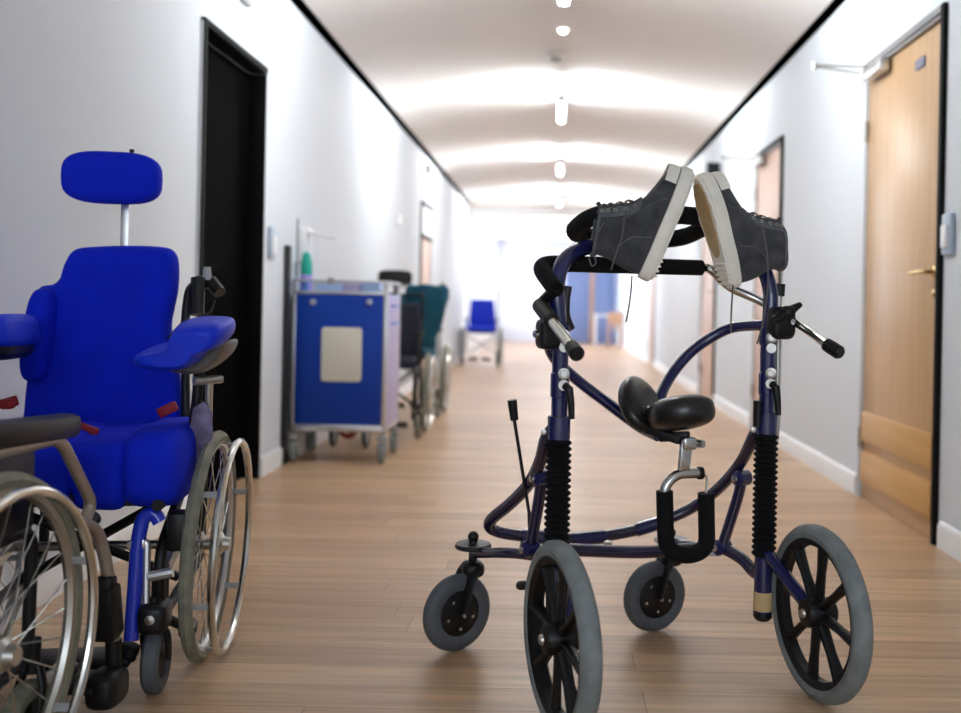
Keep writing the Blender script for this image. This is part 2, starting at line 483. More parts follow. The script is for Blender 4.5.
# ---------------------------------------------------------------- far lobby, lit by tall windows on its left
b = MB(); b.box((-.6, (Y1 + YE) / 2, HC + .1), (5.8, YE - Y1, .2))
struct('ceiling_lobby', b, CEIL)
for k, y in enumerate((16.6, 19.6, 22.4)):
    struct('trim_%d' % (k + 3), MB().box((-.0, y, HC - .07), (3.06, .18, .16), bev=.005), WHITE)
b = MB(); b.box((-.6, YE + .07, 1.4), (5.8, .14, 2.8)); struct('wall_far', b, LOBBYWALL)
w = MB(); w.box((-WX - .07, (Y1 + YE) / 2, .25), (.14, YE - Y1, .5)); w.box((-WX - .07, (Y1 + YE) / 2, 2.68), (.14, YE - Y1, .5))
struct('wall_lobby', w, WHITE)
wf = MB()
for y in (15.98, 17.6, 19.2, 20.8, 22.4, 24.1): wf.box((-WX - .06, y, 1.46), (.10, .09, 1.94))
w1 = struct('window_1', wf, WHITE)
MB().box((-WX - .06, (Y1 + YE) / 2, 1.46), (.006, YE - Y1, 1.93)).build('window_pane', GLASS, w1)
# end wall doors and furniture
def end_x(px, Y=YE): return at(px, 345, Y).x
dd = bpy.data.objects.new('door_7', None); COL.objects.link(dd); dd['kind'] = 'structure'; dd.location = (0, YE, 0)
MB().box((.52, -.03, 1.0), (.62, .06, 2.0), bev=.004).build('door_leaf', BLUEGLASS, dd)
MB().box((.87, -.04, 1.02), (.10, .08, 2.04), bev=.004).build('door_frame', ORANGE, dd)
MB().box((1.20, -.03, 1.0), (.52, .06, 2.0), bev=.004).build('door_leaf', BLUEGLASS, dd)
t = thing('side_table', 'white side table in front of the blue doors at the far end', 'table', (1.18, 22.6, 0))
MB().box((0, 0, .72), (.62, .5, .04), bev=.004).build('table_top', WHITE, t)
for sx in (-.27, .27):
    for sy in (-.21, .21): MB().box((sx, sy, .35), (.04, .04, .70)).build('leg', WHITE, t)
t = thing('visitor_chair', 'small orange wooden chair beside the white table at the far end', 'chair', (1.33, 21.9, 0))
MB().box((0, 0, .44), (.36, .36, .04), bev=.006).build('seat', ORANGE, t)
MB().box((0, -.16, .66), (.36, .03, .30), bev=.006).build('backrest', ORANGE, t)
for sx in (-.15, .15):
    for sy in (-.16, .15): MB().box((sx, sy, .21), (.035, .035, .42)).build('leg', ORANGE, t)

# ---------------------------------------------------------------- ceiling lamps and fittings
ZC = HC + RISE
def lamp(y, label):
    t = thing('ceiling_lamp', label, 'lamp', (.004, y, 0), 0, 'pendant tube lamps along the corridor ceiling')
    for yy in (.03, .83): MB().rod((0, yy, 2.6), (0, yy, ZC), .008, 8).build('stem', STEEL, t)
    MB().tube([(0, 0, 2.565), (0, .86, 2.565)], .028, 16).build('tube', TUBE, t)
    for sx in (-1, 1):
        d = bpy.data.lights.new('lamp_light', 'AREA'); d.shape = 'RECTANGLE'; d.size = .03; d.size_y = .84
        d.energy = FAN_POWER; d.color = (.93, .97, 1.0); d.use_nodes = True
        n, l = d.node_tree.nodes, d.node_tree.links
        g = n.new('ShaderNodeNewGeometry'); sp = n.new('ShaderNodeSeparateXYZ'); l.new(g.outputs['Incoming'], sp.inputs[0])
        def mth(op, a, b_=None):
            q = n.new('ShaderNodeMath'); q.operation = op
            for i, v in enumerate((a, b_)):
                if v is None: continue
                if isinstance(v, (int, float)): q.inputs[i].default_value = v
                else: l.new(v, q.inputs[i])
            return q.outputs[0]
        yy_ = mth('DIVIDE', sp.outputs['Y'], FAN_WIDTH)
        fan = mth('POWER', 2.718, mth('MULTIPLY', mth('MULTIPLY', yy_, yy_), -1.0))
        az = mth('ADD', mth('ABSOLUTE', sp.outputs['Z']), .13)
        lift = mth('ADD', mth('MULTIPLY', mth('POWER', az, -1.3), .115), .22)
        st = mth('MULTIPLY', fan, lift)
        l.new(mth('ADD', st, .26), n['Emission'].inputs['Strength'])
        lo = bpy.data.objects.new('lamp_light', d); COL.objects.link(lo); lo.parent = t
        lo.location = (sx * .034, .43, 2.565); lo.rotation_euler = (0, -sx * PI / 2, 0)
    for yy in (-.012, .872): MB().box((0, yy, 2.565), (.062, .024, .062), bev=.008).build('end_cap', WHITE, t)
lamp(4.30, 'nearest tube lamp of the row, cut off by the top edge above the ceiling dome')
lamp(7.62, 'largest fully visible tube lamp hanging below the ceiling just past the smoke detector')
lamp(11.0, 'second visible tube lamp along the ceiling from the smoke detector')
lamp(14.6, 'third visible tube lamp along the ceiling, near the end of the dark wall gap')
lamp(18.0, 'small far tube lamp on the flat lobby ceiling, fourth from the smoke detector')
lamp(21.3, 'farthest tiny tube lamp, close to the pale end wall')
p = at(556, 57, 7.0)
t = thing('smoke_detector', 'round smoke detector with a dark centre on the ceiling before the tube lamp', 'smoke detector', (p.x, 6.95, ZC - .005))
MB().lathe([(.0, 0), (.065, 0), (.062, -.03), (.045, -.035)], (0, 0, 0), (0, 0, 1), 24).build('body', CEIL, t)
MB().lathe([(.045, -.03), (.040, -.05), (.0, -.055)], (0, 0, 0), (0, 0, 1), 24).build('sensor', GREYP, t)
p = at(563, 34, 6.4)
o = MB().lathe([(.032, .0), (.031, -.010), (.02, -.022), (0, -.025)], (p.x, 6.35, ZC - .004), (0, 0, 1), 24).build('ceiling_dome', emit('lit_dome', (1, .98, .95), 2.2))
tag(o, 'small lit white dome on the ceiling, nearest the camera before the smoke detector', 'light')
# ---------------------------------------------------------------- wall fittings
def fitting(name, label, cat, sgn, px, py, dy, h, dep, m, m2=None):
    r = ray(px, py); Y = sgn * WX / r.x; z = EYE + r.z * Y
    t = thing(name, label, cat, (sgn * WX, Y, z))
    MB().box((-sgn * dep / 2, 0, 0), (dep, dy, h), bev=.006).build('housing', m, t)
    if m2: MB().box((-sgn * (dep + .004), 0, -.01), (.012, dy * .62, h * .55), bev=.003).build('cover', m2, t)
    return t
PALE = mat('pale_grey_blue_plastic', (.42, .50, .60), .4)
fitting('wall_switch', 'pale blue switch panel on the right wall beside the near wooden door', 'switch', 1, 951, 234, .085, .16, .022, PALE, WHITE)
fitting('wall_switch', 'switch panel on the right wall before the second wooden door', 'switch', 1, 785, 246, .09, .19, .022, PALE, WHITE)
fitting('wall_switch', 'pale blue switch panel on the left wall just past the dark doorway', 'switch', -1, 269.5, 243, .085, .17, .022, PALE, WHITE)
fitting('wall_sensor', 'small grey sensor high on the left wall above the dark doorway', 'sensor', -1, 243, -1, .12, .05, .03, GREYP)
fitting('wall_sticker', 'small cream strip high on the left wall right of the dark doorway', 'sticker', -1, 281, 28, .035, .09, .004, CREAM)
fitting('wall_sensor', 'small grey sensor on the left wall above the far door with transom', 'sensor', -1, 427, 169, .2, .09, .05, GREYP)
fitting('wall_fitting', 'small white cap on the left wall above the black headrest', 'fitting', -1, 397, 220, .09, .10, .04, WHITE)
r = ray(718, 171)
o = MB().box((1.45, 9.08, EYE + r.z * 9.08), (.12, .05, .155), bev=.005).build('wall_sign', BLACK)
tag(o, 'small black box sign sticking out of the right wall beyond the second door', 'sign')

# disinfectant dispenser with a long lever, above the trolley
r = ray(299, 250); Yd = -WX / r.x
t = thing('soap_dispenser', 'white wall dispenser with a long lever above the blue trolley', 'dispenser', (-WX, Yd, EYE + r.z * Yd))
MB().box((.035, 0, .02), (.07, .10, .22), bev=.012).build('housing', WHITE, t)
MB().box((.004, -.055, -.02), (.012, .012, .40)).build('back_plate', GREYP, t)
MB().bar((.05, -.02, .105), (.24, -.05, .065), .012, .07, .005).build('lever', WHITE, t)

# ---------------------------------------------------------------- the gait trainer (walking frame) in the foreground
G = Frame((.277, 2.375, 0), math.radians(18.5))
gt = thing('gait_trainer', 'dark blue wheeled gait trainer with black saddle, foam bars and bellows posts', 'walker', G.o, G.yaw)
SP = .281                                   # half distance of the posts
def big_wheel(a, b, toe, R):
    o = V((a, b, R)); AX = M.Rotation(math.radians(toe), 3, 'Z') @ V((1, 0, 0)); FW = V((-AX.y, AX.x, 0))
    rim = MB()
    rim.lathe([(.176, -.018), (.176, .018), (.168, .020), (.156, .012), (.156, -.012), (.168, -.020)], o, AX, 56, True)
    rim.lathe([(.030, -.036), (.034, -.030), (.034, .030), (.030, .036), (.018, .044), (0, .044)], o, AX, 24)
    rim.lathe([(0, -.040), (.030, -.036)], o, AX, 24)
    for k in range(8):
        t = 2 * PI * k / 8 + .12; e = FW * math.cos(t) + V((0, 0, math.sin(t)))
        rim.tube([o + e * .028, o + e * .10, o + e * .162], [.016, .0135, .018], 10, flat=.7)
    w = rim.build('rear_wheel', BLACK, gt)
    tp = [(.173, -.021), (.186, -.0235), (.198, -.018), (.2045, -.008), (.205, 0), (.2045, .008), (.198, .018), (.186, .0235), (.173, .021)]
    MB().lathe(tp, o, AX, 72, True).build('tyre', RUBBER, w)
    MB().lathe([(0, -.046), (.010, -.046), (.012, -.040)], o, AX, 12).build('axle_cap', STEEL, w)
WB, WA = -.205, .325
big_wheel(-WA - .018, WB - .012, 1, .208)
big_wheel(WA - .017, WB, -3.0, .206)

# posts: lower tube, bellows, collar, upper tube
TOPZ = 1.05
for sg in (-1, 1):
    a = sg * SP
    zt = lambda py, px=765: G.p(px, py, a=SP).z
    low = MB().rod((a, 0, zt(618)), (a, 0, .34), .0235, 20)
    post = low.build('post', NAVY, gt)
    MB().lathe([(.0242, .0), (.0246, .002), (.0246, .046), (.0242, .048)], (a, 0, zt(611)), (0, 0, 1), 24).build('tape_band', TAPE, post)
    MB().lathe([(.018, -.008), (.0242, 0), (.0242, .012)], (a, 0, zt(618)), (0, 0, 1), 20).build('foot_cap', BLACK, post)
    z0, z1, n = zt(557), zt(434), 21
    prf = [(.022, z0)]
    for k in range(n):
        z = z0 + (z1 - z0) * (k + .1) / n; h = (z1 - z0) / n
        prf += [(.0245, z), (.0315, z + .38 * h), (.0315, z + .56 * h), (.0245, z + .94 * h)]
    prf.append((.022, z1))
    MB().lathe(prf, (a, 0, 0), (0, 0, 1), 28).build('bellows', FOAM, gt)
    za, zb = zt(434), zt(411)
    MB().lathe([(.022, za), (.0275, za + .002), (.0275, zb - .002), (.021, zb)], (a, 0, 0), (0, 0, 1), 28).build('collar', NAVY, gt)
    # upper tube rises and curls forward and inward into the trunk ring
    cu = [G.p(557, 300, b=0), G.p(557, 284, b=.004), G.p(562, 265, b=.02), G.p(576, 251, b=.06), G.p(598, 245, b=.115)]
    if sg > 0: cu = [V((SP - (SP + q.x) * .45, q.y, q.z)) for q in cu]
    up = MB().tube([V((a, 0, za))] + spline([V((a, 0, cu[0].z - .10))] + cu, 6), .0195, 16)
    up.build('upper_post', NAVY, gt)
    MB().lathe([(.019, 0), (.0225, .003), (.0225, .045), (.019, .048)], (a, 0, zt(346)), (0, 0, 1), 20).build('sleeve', NAVY, gt)
    MB().lathe([(.019, 0), (.0225, .003), (.0225, .058), (.019, .061)], (a, 0, zt(395)), (0, 0, 1), 20).build('sleeve', NAVY, gt)
    # bolts with clamping levers facing the camera side of the post
    vw, rt_ = (V((-.317, -.948, 0)), V((.948, -.317, 0))) if sg < 0 else (V((-.52, -.85, 0)), V((.85, -.52, 0)))
    ax_ = V((a, 0, 0))
    for k, py in enumerate((337, 372)):
        z = zt(py); c = ax_ + vw * .021 + rt_ * .009 + V((0, 0, z))
        MB().lathe([(0, .015), (.008, .015), (.009, .010), (.0135, .009), (.0135, 0), (.006, -.004)], c, vw, 18).build('bolt', STEEL, gt)
        MB().lathe([(.0125, .005), (.0125, 0)], c + V((0, 0, -.027)), vw, 18).build('washer', STEEL, gt)
    c = ax_ + vw * .026 + rt_ * .013 + V((0, 0, zt(383)))
    MB().tube([c, c + rt_ * .008 + vw * .010 + V((0, 0, -.006)), c + rt_ * .014 + vw * .012 + V((0, 0, -.040)), c + rt_ * .016 + vw * .010 + V((0, 0, -.076))], [.010, .011, .0085, .0075], 10).build('clamp_lever', BLACK, gt)
    if sg > 0:
        ik = MB().tube([(a - .030, -.005, zt(400)), (a - .030, -.005, zt(425))], .011, 10); ik.rod((a - .034, 0, zt(412)), (a, 0, zt(412)), .006)
        ik.build('lock_knob', BLACK, gt)
    # axle bracket from post foot out to the wheel hub
    br = MB().tube(fillet([(a, .0, .305), (a + sg * .004, -.03, .290), (a + sg * .015, WB + .03, .218), (sg * (WA - .030), WB, .205)], .05), .017, 14)
    br.build('axle_bracket', NAVY, gt)
    MB().rod((sg * (WA - .050), WB - .004, .205), (sg * (WA - .005), WB, .205), .011).build('axle_bolt', CHROME, gt)
# slim steel rod and black stop behind the right-hand post
r0, r1 = G.p(779, 296, b=.03), G.p(776, 440, b=.03)
MB().rod(r0, r1, .008).build('guide_rod', STEEL, gt)
c0 = G.p(780, 284, b=.03); MB().rod(r0, c0, .014).build('rubber_stop', BLACK, gt)
# black strap lever hanging under the left end of the ring
MB().tube(spline([G.p(568, 286, b=.02), G.p(566, 300, b=.02), G.p(566, 316, b=.015), G.p(571, 329, b=0)], 6), .0105, 10).build('ring_lever', BLACK, gt)

# trunk ring: black foam racetrack tilted a little forward
def ring_pts():
    pts = []; A, B = abs(G.p(582, 226, b=.17).x), .125
    for k in range(48):
        t = 2 * PI * k / 48
        q = lambda s, e: math.copysign(abs(s) ** e, s)
        a, b = A * q(math.cos(t), .5), B * q(math.sin(t), .66)
        pts.append(V((a, b + .18, 1.134 - .19 * b)))
    return pts
MB().tube(ring_pts(), .0235, 14, closed=True).build('trunk_ring', FOAM, gt)

# U-shaped handlebar: foam along the front and the left corner, bare chrome on the right, sloping down to the rear
FB = .085
fl, fr = G.p(536, 263, b=FB), G.p(708, 268, b=FB)
rl, rr = G.p(574, 350, b=-.27), G.p(832, 348, b=-.27)
ml, mr = fl.lerp(rl, .45), fr.lerp(rr, .5)
hb = MB().tube(fillet([fl.lerp(rl, .34) + V((.02, 0, 0)), fl, fr.lerp(fl, .04)], .055, 8), .0205, 16)
hb.build('foam_grip', FOAM, gt)
ch = MB().tube(spline([fr.lerp(fl, .08), fr.lerp(fl, .02), fr.lerp(rr, .04), G.p(730, 287, b=.075), G.p(764, 303, b=.04), G.p(800, 325, b=-.06), rr], 6), .0115, 14); ch.build('handlebar_rod', CHROME, gt)
lr0 = G.p(541, 307, b=-.02)
MB().rod(lr0, rl, .0125, 14).build('handlebar_rod', CHROME, gt)
MB().rod(lr0 + (lr0 - rl) * .04, lr0.lerp(rl, .36), .0185, 14).build('rod_sleeve', BLACK, gt)
MB().tube(spline([fl.lerp(rl, .33) + V((.02, 0, 0)), lr0 + V((.012, .03, .01)), lr0], 5), .014, 10).build('grip_elbow', BLACK, gt)
for e0, e1 in ((rl, lr0), (rr, fr)):
    d = (e0 - e1).normalized()
    MB().lathe([(.0155, -.018), (.0165, 0), (.0165, .022), (.012, .028), (0, .028)], e0, d, 16).build('rod_end_cap', BLACK, gt)
# clamps where the rods pass the posts
cl = G.p(548, 334, b=-.015)
m_ = MB(); m_.sup(cl, (.026, .030, .036), .45); m_.rod(cl, (-SP, 0, cl.z), .014)
m_.build('rod_clamp', BLACK, gt)
MB().lathe([(0, .012), (.009, .010), (.011, 0)], cl + V((-.026, -.004, 0)), (-1, -.2, 0), 14).build('clamp_bolt', CHROME, gt)
cr = G.p(781, 323, b=-.03)
m_ = MB(); m_.sup(cr, (.034, .026, .042), .5); m_.rod(cr + V((0, 0, -.004)), (SP, 0, cr.z), .016)
m_.build('rod_clamp', BLACK, gt)
kn = G.p(788, 312, b=-.065)
k_ = MB(); k_.tube([kn + V((-.040, 0, -.022)), kn, kn + V((.036, 0, .020))], [.011, .014, .007], 10); k_.sup(kn, (.018, .018, .016), .8)
k_.build('wing_knob', BLACK, gt)
MB().lathe([(0, .010), (.007, .009), (.008, 0)], cr + V((.012, -.028, .004)), (0, -1, 0), 14).build('clamp_bolt', CHROME, gt)
b0 = G.p(773, 314, b=-.01); MB().lathe([(0, .012), (.009, .010), (.010, 0)], b0, (.3, -1, 0), 14).build('clamp_bolt', CHROME, gt)

# saddle carriers: two blue arms from the posts that swing forward and in under the saddle
lo_ = [G.p(546, 334, a=-SP + .0), G.p(553, 356, b=.12), G.p(575, 378, b=.16), G.p(610, 405, b=.15), G.p(640, 427, b=.12), G.p(658, 436, b=.05)]
MB().tube(spline([V((-SP, .0, lo_[0].z + .006)), V((-SP - .004, .07, lo_[0].z - .01))] + lo_[1:], 8), .0145, 14).build('saddle_arm', NAVY, gt)
ro_ = [G.p(735, 327, b=.10), G.p(712, 337, b=.14), G.p(690, 353, b=.15), G.p(671, 376, b=.14), G.p(660, 400, b=.10), G.p(660, 432, b=.05)]
MB().tube(spline([V((SP, 0, G.p(765, 325, a=SP).z)), ] + ro_, 8), .0145, 14).build('saddle_arm', NAVY, gt)
# saddle: a low nose disc towards the camera and a tilted back lobe
sb = -.06
s1 = G.p(681, 413, b=sb); s2 = G.p(640, 404, b=.06)
n1 = M.Rotation(math.radians(-14), 3, 'X') @ M.Rotation(math.radians(-4), 3, 'Y')
sd = MB(); sd.sup(s1, (.080, .088, .041), .95, .72, n1)
saddle = sd.build('saddle', VINYL, gt)
n2 = M.Rotation(math.radians(-38), 3, 'Y') @ M.Rotation(math.radians(52), 3, 'X')
sl = MB(); sl.sup(s2, (.066, .092, .026), .95, .7, M.Rotation(math.radians(35), 3, 'Y') @ M.Rotation(math.radians(40), 3, 'X'))
sl.build('saddle_back', VINYL, saddle)
MB().tube(spline([s2 + V((.0, -.01, -.015)), s2.lerp(s1, .5) + V((-.01, 0, -.012)), s1 + V((-.02, .02, -.02))], 6), [.022] * 13, 12, flat=.7).build('saddle_bridge', VINYL, saddle)
ub = MB(); ub.bar(G.p(645, 427, b=.02), G.p(682, 440, b=-.05), .020, .045, .004); ub.bar(G.p(660, 437, b=-.01), G.p(689, 436, b=-.06), .022, .03, .004)
ub.build('saddle_bracket', BLACK, gt)
# chrome saddle post and the foam covered leg loop below it
LB = -.07
P = lambda px, py: G.p(px, py, b=LB)
cp = MB(); cp.bar(P(687, 439), P(683, 474), .014, .030, .004, (0, 1, 0)); cp.box(P(688, 443), (.036, .034, .030), bev=.006)
cp.build('saddle_post', CHROME, gt)
MB().lathe([(0, .016), (.009, .014), (.010, -.002)], P(692, 443) + V((.012, -.012, 0)), (.4, -1, 0), 14).build('post_bolt', STEEL, gt)
MB().tube(fillet([P(699, 473), P(676, 474), P(665, 486), P(664, 500)], .05), .0125, 14).build('loop_stem', CHROME, gt)
MB().rod(P(698, 473), P(702, 473), .0155, 14).build('stem_cap', BLACK, gt)
MB().tube(fillet([P(700, 473), P(707, 476), P(706, 494)], .012), .0032, 8).build('hook_wire', STEEL, gt)
MB().tube(fillet([P(664.5, 491), P(666, 549), P(686, 557), P(707, 549), P(706, 493)], .055, 8), .0205, 16).build('leg_loop', FOAM, gt)

# upper hoop: from the posts down and forward, round the front corners and across
PL = lambda px, py, b: G.p(px, py, b=b)
zc_ = G.p(551, 420, a=-SP).z
hl = [V((-SP, 0, zc_)), PL(547, 437, .03), PL(540, 462, .09), PL(528, 485, .17), PL(510, 504, .25), PL(494, 517, .31), PL(489, 525, .34), PL(496, 531, .355), PL(515, 535, .35), PL(545, 537, .34)]
MB().tube(spline(hl, 6), .0160, 14).build('frame_hoop', PLUM, gt)
hr = [PL(545, 537, .34), PL(575, 539, .33), PL(605, 536, .325), PL(640, 529, .32), PL(668, 519, .31), PL(695, 506, .28), PL(720, 487, .21), PL(741, 462, .12), PL(755, 434, .04), V((SP, 0, G.p(763, 420, a=SP).z))]
MB().tube(spline(hr, 6), .0160, 14).build('frame_hoop', PLUM, gt)
MB().tube([PL(521, 536, .349), PL(546, 537.5, .34)], .0195, 14).build('hoop_sleeve', NAVY, gt)
MB().tube([PL(572, 539.5, .331), PL(604, 536.5, .325)], .0195, 14).build('hoop_sleeve', NAVY, gt)
MB().tube([PL(636, 530, .321), PL(662, 522, .312)], .0195, 14).build('hoop_sleeve', NAVY, gt)
for px, py in ((549, 429), (757, 427)):
    q = G.p(px - 3, py + 2, b=-.005); MB().lathe([(0, .008), (.006, .007), (.007, 0)], q + V((-.010, -.014, 0)), (-.4, -1, 0), 14).build('hoop_bolt', STEEL, gt)
# lower frame: cross bar with arms running out to the caster heads, and struts up to the hoop
pvL, pvR = G.p(473, 553, z=.25), G.p(671, 543, z=.25)
cb_ = [PL(556, 548, .16), PL(575, 550, .17), PL(640, 552, .18), PL(690, 549, .18), PL(720, 548, .15), PL(742, 559, .08), PL(757, 573, .02), V((SP, 0, .30))]
MB().tube(spline(cb_, 6), .0165, 14).build('base_bar', PLUM, gt)
MB().tube(spline([V((-SP, 0, .31)), PL(551, 558, .08), PL(545, 553, .14), PL(556, 548, .16)], 6), .0165, 14).build('base_bar', PLUM, gt)
MB().tube(spline([PL(551, 560, .10), PL(535, 556, .15), PL(510, 553, .19), pvL.lerp(PL(510, 553, .19), .25), pvL], 6), .0135, 14).build('caster_arm', PLUM, gt)
MB().tube(spline([PL(700, 549, .18), PL(690, 546, .22), pvR], 6), .0150, 14).build('caster_arm', PLUM, gt)
for (x0, y0, b0, x1, y1, b1) in ((541, 478, .12, 530, 549, .15), (742, 478, .12, 722, 547, .145)):
    p0, p1 = PL(x0, y0, b0), PL(x1, y1, b1)
    MB().tube(spline([p0, p0.lerp(p1, .3) + V((.004, 0, 0)), p1], 6), .0150, 14).build('strut', PLUM, gt)
    for q in (p0, p1):
        MB().lathe([(.012, -.024), (.0215, -.018), (.0215, .018), (.012, .024)], q, (1, .3, 0), 18).build('strut_joint', NAVY, gt)
        MB().lathe([(0, .008), (.008, .006), (.009, 0)], q + V((-.024, -.006, 0)), (-1, -.3, 0), 14).build('strut_bolt', CHROME, gt)
q = PL(608, 545, .25); MB().lathe([(.006, -.012), (.012, -.008), (.012, .008), (.006, .012)], q, (0, 0, 1), 14).build('frame_buffer', STEEL, gt)
ll = PL(704, 553, .17); MB().bar(ll + V((-.02, -.019, .004)), ll + V((.035, -.022, .0)), .012, .002, .0005).build('rating_label', mat('label_paper', (.5, .5, .54), .5), gt)
# hand brake rod with a black grip by the left caster
MB().tube([PL(514, 418, .14), PL(521, 462, .15), PL(529, 512, .16), PL(530, 545, .16)], .0045, 8).build('brake_rod', BLACK, gt)
MB().tube([PL(512, 400, .14), PL(514.5, 420, .14)], [.0125, .0105], 12).build('brake_grip', BLACK, gt)
q = PL(527, 585, .1); k_ = MB(); k_.sup(q + V((-.012, 0, 0)), (.016, .012, .011), .8); k_.rod(q, q + V((.05, 0, .02)), .006); k_.tube([q + V((.05, 0, .02)), V((-SP, .02, .30))], .007, 8)
k_.build('brake_pedal', BLACK, gt)

# casters
def caster(pv, px, py, Yw, R, yaw_deg, lab):
    c = G.p(px, py, Y=Yw); c.z = R
    ax = (M.Rotation(math.radians(yaw_deg), 3, 'Z') @ V((1, 0, 0)))
    w = MB()
    w.lathe([(.0, -.020), (.050, -.018), (.062, -.012), (.064, 0), (.062, .012), (.050, .018), (0, .020)], c, ax, 32)
    wh = w.build('caster_wheel', BLACK, gt)
    MB().lathe([(.060, -.016), (.074, -.021), (.090, -.018), (R - .002, -.008), (R, 0), (R - .002, .008), (.090, .018), (.074, .021), (.060, .016)], c, ax, 48, True).build('tyre', RUBBERD, wh)
    side = -1 if ax.dot(V((0, -1, 0)).normalized()) < 0 else 1
    n_ = ax * side
    x, y, d = frame_of(n_)
    for k in range(5):
        t = 2 * PI * k / 5 + .3
        MB().lathe([(0, .004), (.0045, .003), (.005, 0)], c + n_ * .018 + (x * math.cos(t) + y * math.sin(t)) * .040, n_, 10).build('wheel_bolt', CHROME, wh)
    MB().lathe([(0, .008), (.006, .006), (.007, 0)], c + n_ * .034, n_, 10).build('axle_bolt', CHROME, wh)
    tp = V((pv.x, pv.y, pv.z - .03)); f = MB()
    for s_ in (-1, 1):
        o_ = ax * (s_ * .029)
        f.tube(spline([tp + o_ * .9 + V((0, 0, -.005)), (tp.lerp(c, .5) + V((0, 0, .028))) + o_, c + o_], 5), [.019, .017, .014], 10, flat=.45)
    f.sup(tp + V((0, 0, -.012)), (.030, .034, .022), .7)
    f.build('caster_fork', BLACK, gt)
    MB().rod(tp, (pv.x, pv.y, pv.z + .012), .012).build('caster_stem', BLACK, gt)
    return c
cL = caster(pvL, 457, 611, 2.55, .102, -52 - 18.5, 'left')
cR = caster(pvR, 654.5, 597.5, 2.735, .100, -64 - 18.5, 'right')
MB().lathe([(0, 0), (.047, 0), (.050, .005), (.047, .012), (.012, .014), (.010, .022)], pvL + V((0, 0, .014)), (0, 0, 1), 32).build('caster_plate', BLACK, gt)
MB().sup(pvL + V((0, 0, .044)), (.015, .015, .015), 1.0, n=16, m=10).build('plate_knob', BLACK, gt)
MB().lathe([(0, 0), (.047, 0), (.050, .005), (.047, .010), (0, .012)], pvR + V((0, 0, .004)), (0, 0, 1), 32).build('caster_plate', GREYP, gt)
MB().sup(pvR + V((0, 0, .030)), (.014, .014, .014), 1.0, n=16, m=10).build('plate_knob', BLACK, gt)

